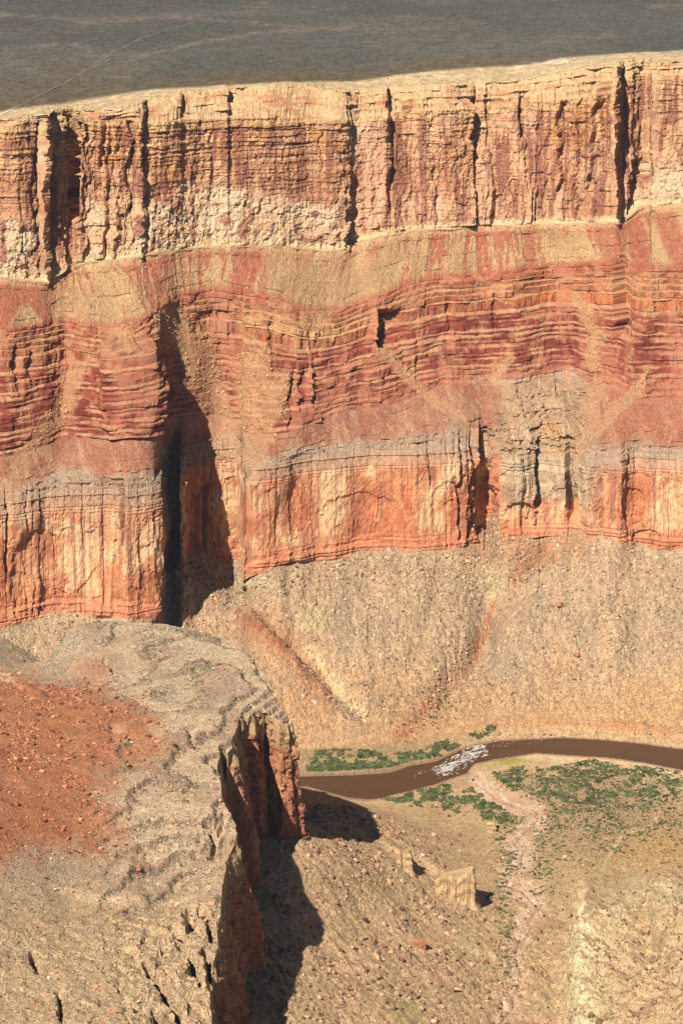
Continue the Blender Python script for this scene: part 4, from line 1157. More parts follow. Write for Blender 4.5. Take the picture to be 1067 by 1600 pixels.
# clefts opening along the brink
for pts, wd, dep in (([(352,1172),(356,1190),(350,1210)], 5, 30), ([(232,1512),(250,1540),(270,1565),(285,1605)], 5, 22), ([(300,1425),(296,1440)], 9, 18), ([(316,1420),(335,1465)], 4, 14), ([(282,1475),(305,1505),(312,1530)], 5, 18), ([(320,1480),(328,1515)], 4, 16), ([(270,1452),(282,1455)], 6, 12), ([(326,1283),(336,1300),(330,1312)], 6, 10), ([(50,1490),(62,1520)], 4, 8), ([(95,1555),(100,1600)], 4, 10), ([(240,1580),(245,1610)], 5, 14), ([(352,1180),(358,1200)], 3, 10), ([(170,1035),(180,1050)], 3, 5), ([(300,1140),(303,1160)], 4, 6), ([(5,1060),(45,1085)], 7, 4)):
    d, _ = poly_dist(mpx + wob, mpy + wob * 0.6, pts)
    TZ -= 1.5 * dep * (1 - sstep(wd * 0.7, wd * 1.5, d))
# cliff below the brink
cl = np.linspace(0, 1, NCl)[1:]
zb = np.interp(by, [2100, 2600, 2950, 3300], [176, 176, 172, 130])
off = np.interp(by, [2100, 2600, 2870, 2900, 2990, 3020, 3300], [24, 24, 26, 14, 20, 26, 26])
ztop = TZ[:, -1]
CZm = ztop[:, None] * (1 - cl) + zb[:, None] * cl
prof = cl ** 0.9
Dm = off[:, None] * prof
smm = sm[:, None] + 2 * fbm(sm[:, None] / 15, CZm / 30, 971, 2)
g0 = sstep(0, 0.08, cl)[None]
for w, am, sd in ((34, 4.5, 973), (15, 3.0, 974), (6.5, 1.3, 975)):
    b0, c0 = blocks(smm.ravel(), w, sd, 0.6)
    Dm += (0.15 + 0.85 * pil[:, None]) * g0 * (am * b0 - (0.5 * am + 0.5) * c0).reshape(Dm.shape)
o1, t1, e1 = worley(smm / 9, CZm / 26, 977)
Dm += g0 * (1.4 * o1 + 1.2 * t1) + 0.5 * g0 * fbm(smm / 3, CZm / 5, 979, 3)
for yc, am, wd in ((2806, 20, 13), (2560, 12, 16), (2395, 8, 14)):
    Dm += am * np.exp(-((by - yc) / wd) ** 2)[:, None] * sstep(0.04, 0.5, cl)[None]
o3, t3, e3 = worley(smm / 15 + 0.6 * fbm(smm / 14, CZm / 20, 994, 3), CZm / 22 + 0.6 * fbm(smm / 14, CZm / 20, 995, 3), 996)
Dm += g0 * (3.0 * o3 + 3.0 * t3 - 2.5 * np.exp(-(e3 / 0.06) ** 2) + 3.5 * fbm(smm / 18, CZm / 26, 997, 5, 0.6))
CXm = bx[:, None] + mnx[:, None] * Dm; CYm = by[:, None] + mny[:, None] * Dm
c_top = None
n1 = fbm(TX / 60, TY / 80, 981, 4); n2 = fbm(TX / 18, TY / 22, 983, 4); n3 = fbm(TX / 3.5, TY / 5, 985, 3)
c = mix(C(192,158,124), C(176,148,120), 0.5 + 0.8 * n1 + 0.5 * n3)
c = mix(c, C(164,146,122), sstep(0.0, 0.5, n2 + 0.2) * 0.5 * (1 - sstep(1000, 1120, mpy)))
c = mix(c, C(198,164,122), sstep(1340, 1420, mpy) * 0.8)
redp = [(-250,1040),(20,1050),(60,1062),(120,1070),(165,1085),(230,1130),(255,1150),(215,1190),(190,1215),(150,1230),(165,1275),(200,1315),(130,1318),(70,1330),(-250,1400)]
gx_, gy_ = mpx + 30 * n2 + 12 * n3, mpy + 16 * n1 + 16 * fbm(TX / 12, TY / 14, 989, 4) + 8 * n3
rd = np.zeros(mpx.shape)
for ddx, ddy in ((0, 0), (14, 0), (-30, 0), (0, 12), (0, -12), (40, 9), (-50, -15)):
    rd += inpoly(gx_ + ddx, gy_ + ddy, redp) / 7.0
c = mix(c, mix(C(196,130,88), C(178,108,70), 0.5 + 0.9 * n2 + 0.4 * n3), rd * 0.9)
c = mix(c, C(186,122,86), np.exp(-((mpx - 150) / 30) ** 2 - ((mpy - 1045) / 18) ** 2) * 0.6)
tb_ = vn(0 * TX + 3.1, TZ / 1.7, 987)
c = mix(c, C(216,186,146), tmask * sstep(0.0, 0.4, tb_) * 0.6)
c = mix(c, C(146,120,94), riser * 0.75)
yel = np.exp(-((mpx - 55) / 40) ** 2 - ((mpy - 1005) / 26) ** 2)
c = mix(c, C(202,186,132), yel * 0.7)
c *= (1.10 + 0.10 * n3)[..., None]
nn1 = fbm(smm / 9, CZm / 40, 991, 4); nn2 = fbm(smm / 4, CZm / 10, 993, 4)
cc_ = mix(C(186,118,84), C(206,150,104), 0.4 + 0.9 * nn1)
cc_ = mix(cc_, C(150,88,66), sstep(0.1, 0.5, nn2) * 0.6)
cc_ = mix(cc_, C(204,168,120), (1 - sstep(0.08, 0.26, cl[None] + 0.08 * nn2)) * 0.85)
cc_ *= (1 + 0.10 * nn2)[..., None]
# back rim: skirt beyond the far edge of the mesa top so the mesa is closed behind
back = np.stack([TX[0], TY[0], TZ[0]], -1)
skirt = np.stack([back + np.array([0, 6 + 26 * k, -k * 190.0]) for k in (1.0, 0.66, 0.33, 0.05)], 0)
sk_col = np.broadcast_to(C(190,140,104), skirt.shape)
top_i = np.stack([TX, TY, TZ], -1)
MT = np.concatenate([skirt, top_i], 0); MTc = np.concatenate([sk_col, c], 0)
mesa = bpy.data.objects.new('mesa', None); COL.objects.link(mesa)
mesa['kind'] = 'structure'; mesa['label'] = 'tan flat-topped mesa with red rubble at left foreground'
link('mesa_top', grid_mesh('mesa_top', MT[::-1], MTc[::-1]), M_GROUND, parent=mesa)
cliff_v = np.concatenate([top_i[:, -1:], np.stack([CXm, CYm, CZm], -1)], 1)
cliff_c = np.concatenate([c[:, -1:], cc_], 1)
link('cliff_face', grid_mesh('cliff_face', cliff_v[::-1], cliff_c[::-1]), M_CLIFF, parent=mesa)
MESA_T = top_i

# ------------------------------------------------------------------ scattered rocks and plants
def geo_scatter(name, pts, scl, rot, col, mat, kind, label, cat, source=None, seed=0, subdiv=1, squash=1.0):
    me = bpy.data.meshes.new(name)
    me.vertices.add(len(pts))
    me.vertices.foreach_set('co', np.asarray(pts, np.float32).ravel())
    for nm, arr in (('scl', scl), ('rot', rot), ('col', col)):
        if nm == 'col':
            a = me.attributes.new(nm, 'FLOAT_COLOR', 'POINT')
            a.data.foreach_set('color', np.c_[lin(arr), np.ones(len(pts))].astype(np.float32).ravel())
        else:
            a = me.attributes.new(nm, 'FLOAT_VECTOR', 'POINT')
            a.data.foreach_set('vector', np.asarray(arr, np.float32).ravel())
    o = link(name, me, mat, kind=kind, label=label, cat=cat)
    ng = bpy.data.node_groups.new(name, 'GeometryNodeTree')
    ng.interface.new_socket('Geometry', in_out='INPUT', socket_type='NodeSocketGeometry')
    ng.interface.new_socket('Geometry', in_out='OUTPUT', socket_type='NodeSocketGeometry')
    gi = ng.nodes.new('NodeGroupInput'); go = ng.nodes.new('NodeGroupOutput')
    ip = ng.nodes.new('GeometryNodeInstanceOnPoints')
    ng.links.new(gi.outputs[0], ip.inputs['Points'])
    if source is None:
        ico = ng.nodes.new('GeometryNodeMeshIcoSphere'); ico.inputs['Subdivisions'].default_value = subdiv; ico.inputs['Radius'].default_value = 1
        sp = ng.nodes.new('GeometryNodeSetPosition')
        nz = ng.nodes.new('ShaderNodeTexNoise'); nz.inputs['Scale'].default_value = 0.9
        pos = ng.nodes.new('GeometryNodeInputPosition')
        ad = ng.nodes.new('ShaderNodeVectorMath'); ad.operation = 'ADD'; ad.inputs[1].default_value = (seed * 3.7, 1.1, 2.2)
        ng.links.new(pos.outputs[0], ad.inputs[0]); ng.links.new(ad.outputs[0], nz.inputs['Vector'])
        sb = ng.nodes.new('ShaderNodeVectorMath'); sb.operation = 'SUBTRACT'; sb.inputs[1].default_value = (0.5, 0.5, 0.5)
        ng.links.new(nz.outputs['Color'], sb.inputs[0])
        sc = ng.nodes.new('ShaderNodeVectorMath'); sc.operation = 'SCALE'; sc.inputs['Scale'].default_value = 1.8
        ng.links.new(sb.outputs[0], sc.inputs[0])
        ng.links.new(ico.outputs['Mesh'], sp.inputs['Geometry']); ng.links.new(sc.outputs[0], sp.inputs['Offset'])
        fl = ng.nodes.new('GeometryNodeSetShadeSmooth'); fl.inputs['Shade Smooth'].default_value = False
        ng.links.new(sp.outputs[0], fl.inputs[0])
        smn = ng.nodes.new('GeometryNodeSetMaterial'); smn.inputs['Material'].default_value = mat
        ng.links.new(fl.outputs[0], smn.inputs['Geometry'])
        ng.links.new(smn.outputs[0], ip.inputs['Instance'])
    else:
        oi = ng.nodes.new('GeometryNodeObjectInfo'); oi.inputs['Object'].default_value = source
        oi.inputs['As Instance'].default_value = True
        oi.transform_space = 'ORIGINAL'
        ng.links.new(oi.outputs['Geometry'], ip.inputs['Instance'])
    for nm, sock in (('scl', 'Scale'), ('rot', 'Rotation')):
        na = ng.nodes.new('GeometryNodeInputNamedAttribute'); na.data_type = 'FLOAT_VECTOR'; na.inputs['Name'].default_value = nm
        ng.links.new(na.outputs['Attribute'], ip.inputs[sock])
    ng.links.new(ip.outputs[0], go.inputs[0])
    md = o.modifiers.new('scatter', 'NODES'); md.node_group = ng
    return o

M_ROCK = rock_material('loose_rock', attr='col', scale=0.6, var=0.2, bump=0.6, dist=0.5, instancer=True)

def sample(P, dens, n, rng):
    """random points on a sheet, chance by face area times density"""
    a = P[:-1, :-1]; b = P[1:, :-1]; c_ = P[:-1, 1:]
    area = np.linalg.norm(np.cross(b - a, c_ - a), axis=-1)
    w = (area * np.maximum(dens[:-1, :-1], 0)).ravel()
    cs = np.cumsum(w); k = np.searchsorted(cs, rng.random(n) * cs[-1])
    k = np.minimum(k, len(w) - 1)
    i, j = np.unravel_index(k, area.shape)
    u = rng.random((n, 1)); v_ = rng.random((n, 1))
    return a[i, j] + u * (b[i, j] - a[i, j]) * 1.0 + v_ * (c_[i, j] - a[i, j]), (i, j)

def power(n, rng, smin, smax, ex=2.4):
    return np.clip(smin * (1 - rng.random(n)) ** (-1 / ex), smin, smax)

def rocks(name, P, dens, n, smin, smax, colf, seed, label, ex=2.6, flat=0.75):
    rng = np.random.default_rng(seed)
    for part in range(2):
        pts, (i, j) = sample(P, dens, n // 2, rng)
        sz = power(n // 2, rng, smin, smax, ex) * 0.5
        scl = np.c_[sz * rng.uniform(0.8, 1.5, n // 2), sz * rng.uniform(0.7, 1.2, n // 2), sz * rng.uniform(0.5, 1.0, n // 2) * flat * 1.3]
        rot = np.c_[rng.normal(0, 0.3, n // 2), rng.normal(0, 0.3, n // 2), rng.uniform(0, 6.28, n // 2)]
        pts = pts + np.c_[np.zeros((n // 2, 2)), scl[:, 2] * 0.25]
        col = colf(pts, i, j, rng)
        geo_scatter(name, pts, scl, rot, col, M_ROCK, 'stuff', label, 'rubble', seed=seed + part * 5)

def jitter_col(base, amt):
    def f(pts, i, j, rng):
        n = len(pts)
        k = rng.random((n, 1))
        c_ = base[0] * (1 - k) + base[1] * k
        return np.clip(c_ * (1 + rng.normal(0, amt, (n, 1))), 0.05, 1)
    return f

# talus rubble
td_ = sstep(0.02, 0.2, talus_t) * (0.35 + 1.2 * sstep(-0.2, 0.5, fbm(TALUS[..., 0] / 50, TALUS[..., 1] / 60, 1101, 4)) + 0.8 * sstep(0.6, 0.9, talus_t))
rocks('talus_rubble', TALUS, td_, 26000, 1.4, 5.5, jitter_col((C(208,174,134), C(168,136,106)), 0.14), 1103, 'loose rocks strewn over the far talus slope', ex=2.2, flat=1.0)
hill = sstep(18, 60, FZ2) * (0.4 + 1.3 * sstep(-0.2, 0.5, fbm(FX / 40, FY / 50, 1105, 4))) * (fpx < 1100)
rocks('hillside_rubble', PF, hill, 22000, 1.2, 7.5, jitter_col((C(194,156,118), C(150,114,88)), 0.15), 1107, 'loose rocks on the near hillside beside the wash', ex=2.2, flat=1.0)
rocks('red_rubble', MESA_T, rd * (0.15 + 1.3 * sstep(-0.3, 0.5, fbm(TX / 30, TY / 40, 1111, 4))) + 0.03 * (mpx > -40), 30000, 0.9, 6.5, jitter_col((C(206,140,98), C(150,92,68)), 0.18), 1109, 'orange red rubble on the mesa top')
rocks('mesa_rubble', MESA_T, (1 - 0.8 * rd) * (mpx > -60) * (0.3 + sstep(-0.2, 0.5, fbm(TX / 40, TY / 50, 1112, 4)) + 2 * riser), 10000, 0.7, 3.5, jitter_col((C(208,176,138), C(160,132,104)), 0.14), 1119, 'tan loose stones scattered over the mesa top', ex=2.3)
washd = wash * land
rocks('wash_cobbles', PF, washd * (fpy < 1620), 3500, 0.8, 2.6, jitter_col((C(216,176,140), C(188,142,110)), 0.1), 1113, 'pale cobbles in the dry wash')
pm2 = sstep(0.3, 0.5, dm if False else debris(*project(P2[..., 0], P2[..., 1], P2[..., 2]), P2[..., 0], P2[..., 2], 301))
rocks('chute_rubble', P2, pm2, 5000, 1.3, 5.0, jitter_col((C(210,168,116), C(180,132,88)), 0.12), 1115, 'tan rubble in the debris chutes of the terraces')
rocks('apron_rubble', P3, 0.3 + (1 - red), 4500, 1.2, 4.0, jitter_col((C(214,172,126), C(190,150,110)), 0.1), 1117, 'pale rocks scattered on the scree apron')

# bush shapes
def bush_mesh(name, seed, leaves=70):
    rng = np.random.default_rng(seed)
    V, Fc = [], []
    lobes = [(rng.uniform(-.45, .45), rng.uniform(-.45, .45), rng.uniform(.25, .5), rng.uniform(.4, .62)) for _ in range(5)]
    for k in range(leaves):
        lx, ly, lz, lr = lobes[rng.integers(5)]
        d = rng.normal(size=3); d /= np.linalg.norm(d); d[2] = abs(d[2]) * 1.0 - 0.15
        p = np.array([lx, ly, lz]) + d * lr * rng.uniform(0.75, 1.0) * np.array([1, 1, .8])
        p[2] = max(p[2], 0.02)
        t1_ = np.cross(d, rng.normal(size=3)); t1_ /= np.linalg.norm(t1_) + 1e-9
        t2_ = np.cross(d, t1_)
        s = rng.uniform(0.13, 0.26)
        k0 = len(V)
        V += [p - t1_ * s, p + t2_ * s * .7, p + t1_ * s + d * s * .5, p - t2_ * s * .7]
        Fc.append((k0, k0 + 1, k0 + 2, k0 + 3))
    # low inner mass
    k0 = len(V); n = 8
    for r_, z_ in ((0.72, 0.0), (0.66, 0.3), (0.36, 0.55)):
        for i in range(n):
            a_ = 2 * math.pi * i / n; rr = r_ * rng.uniform(0.75, 1.2)
            V.append(np.array([rr * math.cos(a_), rr * math.sin(a_), z_]))
    for q_ in range(2):
        for i in range(n):
            Fc.append((k0 + q_ * n + i, k0 + q_ * n + (i + 1) % n, k0 + (q_ + 1) * n + (i + 1) % n, k0 + (q_ + 1) * n + i))
    Fc.append(tuple(k0 + 2 * n + i for i in range(n)))
    me = py_mesh(name, V, Fc)
    me.materials.append(M_BUSH)
    return me
bushes = [bush_mesh('bush', 1200 + i) for i in range(6)]

G_A = [(585,1247),(640,1238),(690,1227),(740,1226),(775,1243),(802,1258),(815,1285),(800,1288),(740,1280),(690,1276),(620,1256)]
G_B = [(765,1208),(810,1198),(850,1202),(880,1196),(925,1187),(960,1195),(1010,1198),(1090,1212),(1090,1240),(1000,1246),(930,1258),(850,1256),(790,1244)]
G_C = [(480,1174),(560,1170),(600,1180),(650,1176),(690,1160),(740,1138),(775,1132),(772,1142),(742,1158),(712,1170),(682,1186),(640,1191),(605,1202),(478,1208)]
rng = np.random.default_rng(1300)
dB = np.where(inpoly(fpx, fpy, G_B), 1.0, 0) * sstep(-0.25, 0.15, fbm(FX / 16, FY / 24, 1301, 3) + 0.05) + np.where(inpoly(fpx, fpy, G_A), 1.5, 0) * sstep(-0.2, 0.2, fbm(FX / 14, FY / 22, 1303, 3))
dB = dB * (1 - np.clip(wash, 0, 1)) * (shore_d > 4)
spf = sstep(1200, 1215, fpy) * (1 - sstep(1255, 1385, fpy)) * sstep(745, 800, fpx) * 0.14 * (1 - np.clip(wash, 0, 1)) * (fpx < 1110) * (0.3 + sstep(-0.2, 0.4, fbm(FX / 30, FY / 40, 1307, 3)))
dl, _ = poly_dist(fpx, fpy, [(795,1340),(788,1400),(790,1450),(785,1490),(790,1530)])
dr, _ = poly_dist(fpx, fpy, [(850,1290),(850,1340),(845,1400)])
spf += 0.10 * np.exp(-(dl / 12) ** 2) + 0.05 * np.exp(-(dr / 22) ** 2)
pA, _ = sample(PF, dB, 3000, rng); sA = rng.uniform(1.2, 2.9, 3000) * (1 + 1.0 * (rng.random(3000) ** 5))
pS, _ = sample(PF, spf, 2800, rng); sS = rng.uniform(1.1, 2.4, 2800) * (1 + 0.9 * rng.random(2800) ** 5)
dC = np.where(inpoly(talus_px, talus_py, G_C), 1.0, 0) * sstep(-0.35, 0.1, fbm(TALUS[..., 0] / 16, TALUS[..., 1] / 22, 1305, 3) + sstep(1185, 1200, talus_py) * 0.5) * (TALUS[..., 2] > 0.8)
gl = np.exp(-(poly_dist(talus_px, talus_py, [(640,1150),(660,1125),(690,1100)])[0] / 18) ** 2) * 0.25 + np.exp(-((talus_py - 1148) / 4) ** 2) * 0.10 * sstep(700, 760, talus_px)
pC, _ = sample(TALUS, dC, 2200, rng); sC = rng.uniform(1.2, 2.8, 2200) * (1 + 1.0 * rng.random(2200) ** 5)
pD, _ = sample(TALUS, gl * (TALUS[..., 2] > 1), 150, rng); sD = rng.uniform(1.0, 2.6, 150)
allp = np.concatenate([pA, pS, pC, pD]); alls = np.concatenate([sA, sS, sC, sD])
zone = np.array(['A'] * len(pA) + ['S'] * len(pS) + ['C'] * len(pC) + ['D'] * len(pD))
order = np.argsort(-alls)
first_bush = None
names = {'A': ('green riverside bush in the thicket on the near bank', 'bushes of the near bank thicket'),
         'S': ('green bush standing apart on the dry flat beside the wash', 'bushes dotted over the dry flat'),
         'C': ('green riverside bush in the strip along the far bank', 'bushes along the far bank'),
         'D': ('bush at the foot of the far talus gully', 'bushes at the foot of the talus')}
for k in order[:300]:
    me = bushes[rng.integers(6)]
    lb_, gr_ = names[zone[k]]
    bsx, bsy = project(*allp[k])
    if zone[k] == 'A':
        if bsx < 830 and bsy > 1224 and bsx < 760 + (bsy - 1208) * 1.2: lb_, gr_ = 'green bush between the brown river and the mouth of the dry wash', 'bushes left of the wash mouth'
        elif bsx > 960: lb_, gr_ = 'green bush at the right end of the near bank thicket', 'bushes at the right end of the near bank'
        else: lb_, gr_ = 'green bush in the dense thicket right of the wash mouth', 'bushes of the thicket right of the wash'
    elif zone[k] == 'C' and bsx > 640: lb_, gr_ = 'green bush on the far bank upstream of the white rapids', 'bushes on the far bank by the rapids'
    o = bpy.data.objects.new('bush', me); COL.objects.link(o)
    o.location = allp[k] - np.array([0, 0, 0.15]); s = alls[k]
    o.scale = (s * rng.uniform(.85, 1.3), s * rng.uniform(.85, 1.3), s * rng.uniform(.6, .95)); o.rotation_euler = (0, 0, rng.uniform(0, 6.28))
    o['label'] = lb_; o['category'] = 'bush'; o['group'] = gr_
    if first_bush is None: first_bush = o
rest = order[300:]
def shrubs(name, pts, s, source, label, seed):
    rng = np.random.default_rng(seed); n = len(pts)
    scl = np.c_[s * rng.uniform(.8, 1.3, n), s * rng.uniform(.8, 1.3, n), s * rng.uniform(.6, .9, n)]
    rot = np.c_[np.zeros((n, 2)), rng.uniform(0, 6.28, n)]
    geo_scatter(name, pts, scl, rot, np.full((n, 3), .5), None, 'stuff', label, 'shrubs', source=source)
# a grey desert shrub: one real shrub beside the wash lends its shape to the far ones
half = len(rest) // 2
shrubs('riverside_scrub', allp[rest[:half]], alls[rest[:half]], first_bush, 'low green scrub filling the gaps between the bushes', 1311)
for k in range(1):
    shrubs('riverside_scrub', allp[rest[half:]], alls[rest[half:]], [o for o in bpy.data.objects if o.name.startswith('bush')][7], 'low green scrub filling the gaps between the bushes', 1312)
sm_me = bushes[2].copy(); sm_me.name = 'shrub'; sm_me.materials.clear(); sm_me.materials.append(M_SHRUB)
g = ground(826, 1352, 26)
kk = np.argmin((FX - g[0]) ** 2 + (FY - g[1]) ** 2)
shr = link('desert_shrub', sm_me, label='small grey desert shrub beside the dry wash', cat='shrub')
shr.location = PF.reshape(-1, 3)[kk]; shr.scale = (1.2, 1.2, 0.8)
pts, _ = sample(MESA_T, (1 - 0.55 * rd) * (mpx > -60) * (0.4 + sstep(-0.3, 0.4, fbm(TX / 18, TY / 22, 983, 4)) + 5 * riser), 16000, rng)
shrubs('mesa_scrub', pts, rng.uniform(0.5, 1.15, 16000), shr, 'tiny grey shrubs dotting the mesa top', 1313)
pts, _ = sample(PF, land * (1 - np.clip(wash, 0, 1)) * (fpx < 1120) * (0.35 + sstep(1200, 1215, fpy) * (1 - sstep(1300, 1380, fpy)) * sstep(770, 820, fpx) * 1.8), 8000, rng)
shrubs('valley_scrub', pts, rng.uniform(0.6, 1.4, 8000), shr, 'small grey shrubs dotting the valley floor', 1315)
pts, _ = sample(TALUS, sstep(0.0, 0.1, talus_t), 5000, rng)
shrubs('talus_scrub', pts, rng.uniform(0.6, 1.5, 5000), shr, 'small shrubs dotting the far talus slope', 1317)
pts, _ = sample(PP, 1.0 * (dist < 2600), 9000, rng)
shrubs('plateau_scrub', pts, rng.uniform(0.8, 1.8, 9000), shr, 'small shrubs dotting the plateau', 1319)

# ------------------------------------------------------------------ single boulders
M_BOULD = plain('boulder_tan', (0.40, 0.285, 0.18), 0.95, 0.22, 0.5, 0.15)
M_BOULDR = plain('boulder_red', (0.36, 0.155, 0.075), 0.95, 0.22, 0.5, 0.15)
def boulder_mesh(name, seed, box=0.5):
    rng = np.random.default_rng(seed)
    import bmesh
    bm = bmesh.new(); bmesh.ops.create_icosphere(bm, subdivisions=2, radius=1.0)
    pl = rng.normal(size=(9, 3)); pl /= np.linalg.norm(pl, axis=1)[:, None]; h_ = rng.uniform(0.5, 0.85, 9)
    for v_ in bm.verts:
        p = np.array(v_.co)
        for a_, d_ in zip(pl, h_):
            e = p @ a_ - d_
            if e > 0: p = p - a_ * e
        v_.co = p
    me = bpy.data.meshes.new(name); bm.to_mesh(me); bm.free(); me.shade_flat()
    return me
bt = [boulder_mesh('boulder', 1400 + i) for i in range(5)]
for m_ in bt: m_.materials.append(M_BOULD)
btr = [m_.copy() for m_ in bt]
for m_ in btr: m_.materials.clear(); m_.materials.append(M_BOULDR)
def place(P, ppx, ppy, px, py):
    k = np.argmin((ppx - px) ** 2 + (ppy - py) ** 2)
    return P.reshape(-1, 3)[k].copy()
def boulder(P, ppx, ppy, px, py, size, meshes, label, group, seed):
    rng = np.random.default_rng(seed)
    p = place(P, ppx, ppy, px, py)
    o = bpy.data.objects.new('boulder', meshes[seed % 5]); COL.objects.link(o)
    s = size * 0.62
    o.location = p + np.array([0, 0, s * 0.3]); o.scale = (s * rng.uniform(.9, 1.3), s * rng.uniform(.8, 1.1), s * rng.uniform(.65, .95))
    o.rotation_euler = (rng.normal(0, .2), rng.normal(0, .2), rng.uniform(0, 6.28))
    o['label'] = label; o['category'] = 'boulder'
    if group: o['group'] = group
lab_t = ('tan boulder lodged on the far talus slope', 'boulders on the far talus')
for i, (px, py, s) in enumerate([(873,948,15),(655,890,9),(580,905,7),(660,897,6),(725,995,6),(902,1026,9),(700,1010,6),(520,955,6),(760,1005,6),(830,990,6),(950,1000,7),(1000,1050,7),(1040,1010,6),(880,1090,6),(985,950,6),(620,1000,6),(560,985,6),(540,1040,6),(650,1060,6),(790,1060,6),(940,1075,6),(1020,1100,6),(610,930,6),(690,930,7),(450,920,6)]):
    boulder(TALUS, talus_px, talus_py, px, py, s, btr if i in (0, 5) else bt, 'large orange block standing on the right half of the far talus' if i == 0 else lab_t[0], None if i == 0 else lab_t[1], 1500 + i)
for i, (px, py, s) in enumerate([(524,1412,7),(556,1345,6),(566,1468,6),(595,1305,5),(610,1308,6),(618,1310,5),(730,1352,5),(648,1456,4),(700,1440,3.5),(570,1465,5),(545,1290,5),(520,1520,6),(560,1530,5),(600,1500,4),(640,1560,5),(680,1550,4),(720,1540,4),(500,1560,6),(530,1590,6),(480,1590,6),(640,1480,4),(960,1500,4),(956,1523,5),(1000,1515,4)]):
    boulder(PF, fpx, fpy, px, py, s, btr if i in (0, 3, 4, 5, 22) else bt, 'boulder on the tan hillside left of the dry wash' if px < 900 else 'boulder on the pale hillside at lower right', 'hillside boulders' if px < 900 else 'lower right boulders', 1600 + i)
for i, (px, py, s) in enumerate([(132,1073,6),(152,1077,8),(182,1092,8),(128,1085,5),(232,1126,9),(243,1128,7),(196,1152,7),(202,1172,7),(213,1168,6),(188,1157,6),(258,1140,5),(285,1138,6),(200,1194,6),(60,1182,6),(26,1202,6),(148,1118,5),(225,1185,5),(265,1232,6),(108,1155,5),(90,1120,5)]):
    boulder(MESA_T, mpx, mpy, px, py, s, btr, 'orange red boulder on the mesa top near its red rubble', 'red boulders on the mesa', 1700 + i)

# the square dark block on the hillside
def jag_box(name, sx, sy, sz, seed, nx=6, amp=0.12):
    import bmesh
    rng = np.random.default_rng(seed)
    bm = bmesh.new(); bmesh.ops.create_cube(bm, size=1.0)
    bmesh.ops.subdivide_edges(bm, edges=bm.edges[:], cuts=nx, use_grid_fill=True)
    for v_ in bm.verts:
        n_ = Vector((rng.normal(), rng.normal(), rng.normal())) * amp * 0.3
        v_.co = Vector((v_.co.x * sx, v_.co.y * sy, v_.co.z * sz)) + n_ * min(sx, sy, sz)
    me = bpy.data.meshes.new(name); bm.to_mesh(me); bm.free(); me.shade_flat()
    return me
p = place(PF, fpx, fpy, 654, 1482)
o = link('rock_block', jag_box('rock_block', 15, 9, 11, 1801), M_BOULDR, label='square reddish block casting a dark shadow on the hillside', cat='boulder')
o.location = p + np.array([0, 3, 3.5]); o.rotation_euler = (0.1, 0.05, 0.25)

# fluted pale outcrop beside the wash
def outcrop(px0, px1, py_top, py_bot, name, label, seed, depth=34):
    rng = np.random.default_rng(seed)
    pa = place(PF, fpx, fpy, px0, py_bot - 4); pb = place(PF, fpx, fpy, px1, py_bot)
    zb_ = min(pa[2], pb[2]) - 6
    Yf = 0.5 * (pa[1] + pb[1])
    ztop_ = CAM_H - Yf * td(py_top)
    xs = np.linspace(pa[0], pb[0], 64)
    wid = pb[0] - pa[0]
    # plan: front line, rounded right end, then back along the right side
    s_ = np.concatenate([np.linspace(0, 1, 70), 1 + np.linspace(0, 1, 50)[1:]])
    X = np.where(s_ <= 1, pa[0] + wid * s_, pb[0] + 0 * s_)
    Yp = np.where(s_ <= 1, Yf + 0 * s_, Yf + depth * (s_ - 1))
    X = smooth1(X, 9); Yp = smooth1(Yp, 9)
    tx_ = np.gradient(X); ty_ = np.gradient(Yp); l_ = np.hypot(tx_, ty_); nx_, ny_ = ty_ / l_, -tx_ / l_
    ar = np.cumsum(l_)
    nz = 26
    V = np.empty((nz + 8, len(s_), 3))
    b1, c1 = blocks(ar + 1.5 * fbm(ar / 5, 0 * ar, seed + 2, 2), 8.5, seed + 1, 0.2)
    for r in range(nz):
        f = r / (nz - 1)
        d = 5.0 * (1 - f) ** 2 + (1.6 * b1 - 2.2 * c1) * (0.4 + 0.6 * min(1, 2 * (1 - f))) + 0.8 * math.sin(f * 23) * (f > 0.5) + 2.2 * fbm(ar / 7, 0 * ar + f * 3, seed + 3, 4) - 5 * max(0, f - 0.75)
        d = d + 7 * max(0, 0.35 - f) / 0.35
        zt_ = ztop_ + 6.0 * fbm(ar / 14, 0 * ar, seed + 9, 4) - 2.0 * c1
        V[r, :, 0] = X + nx_ * d; V[r, :, 1] = Yp + ny_ * d; V[r, :, 2] = zb_ + (zt_ - zb_) * f
    cx_, cy_ = pa[0] + wid * 0.1, Yf + depth * 2.2
    zc_ = PF.reshape(-1, 3)[np.argmin((FX - cx_) ** 2 + (FY - cy_) ** 2), 2] - 1.0
    for r in range(8):
        f = (r + 1) / 8
        V[nz + r, :, 0] = V[nz - 1, :, 0] * (1 - f) + cx_ * f; V[nz + r, :, 1] = V[nz - 1, :, 1] * (1 - f) + cy_ * f
        V[nz + r, :, 2] = V[nz - 1, :, 2] * (1 - f) + zc_ * f + 0.5 * fbm(X / 4, 0 * X + f, seed + 5, 2)
    Xv, Zv = V[..., 0], V[..., 2]
    nn = fbm(Xv / 5, Zv / 4, seed + 7, 3); bd = vn(0 * Xv + 1.5, Zv / 2.1, seed + 8)
    c_ = mix(C(214,178,130), C(194,158,116), 0.5 + 1.2 * nn + 0.2 * bd)
    c_ = mix(c_, C(204,168,122), np.broadcast_to((np.arange(nz + 8)[:, None] >= nz) * 1.0, Xv.shape))
    o = link(name, grid_mesh(name, V, c_), M_BED, label=label, cat='rock outcrop')
    return o
outcrop(679, 741, 1370, 1411, 'rock_outcrop', 'fluted yellow rock outcrop with a dark shadow beside the dry wash', 1811)
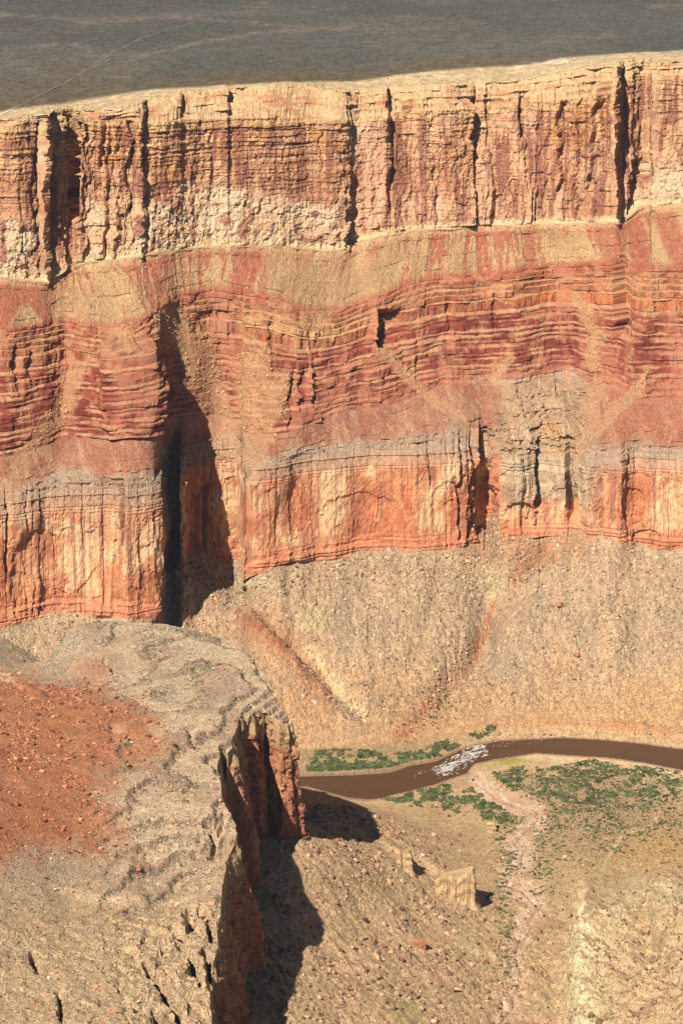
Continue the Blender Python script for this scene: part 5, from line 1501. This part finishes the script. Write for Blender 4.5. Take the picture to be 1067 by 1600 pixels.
outcrop(618, 641, 1330, 1362, 'rock_outcrop', 'small greenish rock outcrop uphill of the fluted yellow one', 1821, depth=20)
outcrop(758, 774, 1286, 1302, 'rock_outcrop', 'low brown rock outcrop where the hillside meets the wash', 1831, depth=16)

# ------------------------------------------------------------------ the cloud whose shadow lies over the plateau
CLH = 2600.0
px_p, py_p = project(PP[..., 0], PP[..., 1], PP[..., 2])
edge_px = [(-260,196),(0,176),(150,156),(280,143),(400,135),(540,132),(640,122),(760,111),(830,105),(900,92),(1000,86),(1067,82),(1330,66)]
ev = np.array([place(PP, px_p, py_p, a_, b_) for a_, b_ in edge_px])
k_sun = CLH / SUN_DIR[2]
front_x = np.linspace(-3600, 3600, 150)
order_ = np.argsort(ev[:, 0])
fy = np.interp(front_x, ev[order_, 0], ev[order_, 1]) + 40 * fbm(front_x / 260, 0 * front_x, 1901, 4) + 30
fz = np.interp(front_x, ev[order_, 0], ev[order_, 2])
NB = 46
V = np.empty((NB * 2, 150, 3))
th_ = np.linspace(0, 1, NB)
for r in range(NB):
    f = th_[r]
    yy = fy + 5200 * f ** 1.3
    thick = 260 * math.sin(math.pi * min(1, f * 3 + 0.02) / 2) * (1 - f ** 6)
    V[r, :, 0] = front_x; V[r, :, 1] = yy; V[r, :, 2] = fz - 0.25 * thick + 30 * fbm(front_x / 200, yy / 200, 1903, 3) * min(1, f * 6)
    V[2 * NB - 1 - r, :, 0] = front_x; V[2 * NB - 1 - r, :, 1] = yy; V[2 * NB - 1 - r, :, 2] = fz + thick + 2 + 110 * np.abs(fbm(front_x / 260, yy / 260, 1905, 4)) * min(1, f * 6)
V += (SUN_DIR * k_sun)[None, None]
M_CLOUD = plain('cloud_white', (0.8, 0.8, 0.8), 1.0)
_nt = M_CLOUD.node_tree
_mx = _nt.nodes.new('ShaderNodeMixShader'); _tp = _nt.nodes.new('ShaderNodeBsdfTransparent')
_mx.inputs[0].default_value = 0.47          # each skin of the thin cloud lets some sunlight through
_nt.links.new(_nt.nodes['Principled BSDF'].outputs[0], _mx.inputs[1]); _nt.links.new(_tp.outputs[0], _mx.inputs[2])
_nt.links.new(_mx.outputs[0], _nt.nodes['Material Output'].inputs['Surface'])
link('cloud', grid_mesh('cloud', V), M_CLOUD, kind='structure', label='white cumulus cloud high above that shades the plateau')

# ------------------------------------------------------------------ thin dry-air haze
hv = [(x_, y_, z_) for x_ in (-70000, 70000) for y_ in (-500, 66000) for z_ in (-20, 1460)]
hf_ = [(0, 1, 3, 2), (4, 6, 7, 5), (0, 4, 5, 1), (2, 3, 7, 6), (0, 2, 6, 4), (1, 5, 7, 3)]
M_HAZE = bpy.data.materials.new('haze_air'); M_HAZE.use_nodes = True
_h = M_HAZE.node_tree
_h.nodes.remove(_h.nodes['Principled BSDF'])
_pv = _h.nodes.new('ShaderNodeVolumePrincipled')
_pv.inputs['Color'].default_value = (0.86, 0.90, 1.0, 1)
_pv.inputs['Density'].default_value = 0.000008
_pv.inputs['Anisotropy'].default_value = 0.2
_h.links.new(_pv.outputs[0], _h.nodes['Material Output'].inputs['Volume'])
link('haze', py_mesh('haze', hv, hf_), M_HAZE, kind='stuff', label='thin pale haze in the air over the canyon', cat='haze')
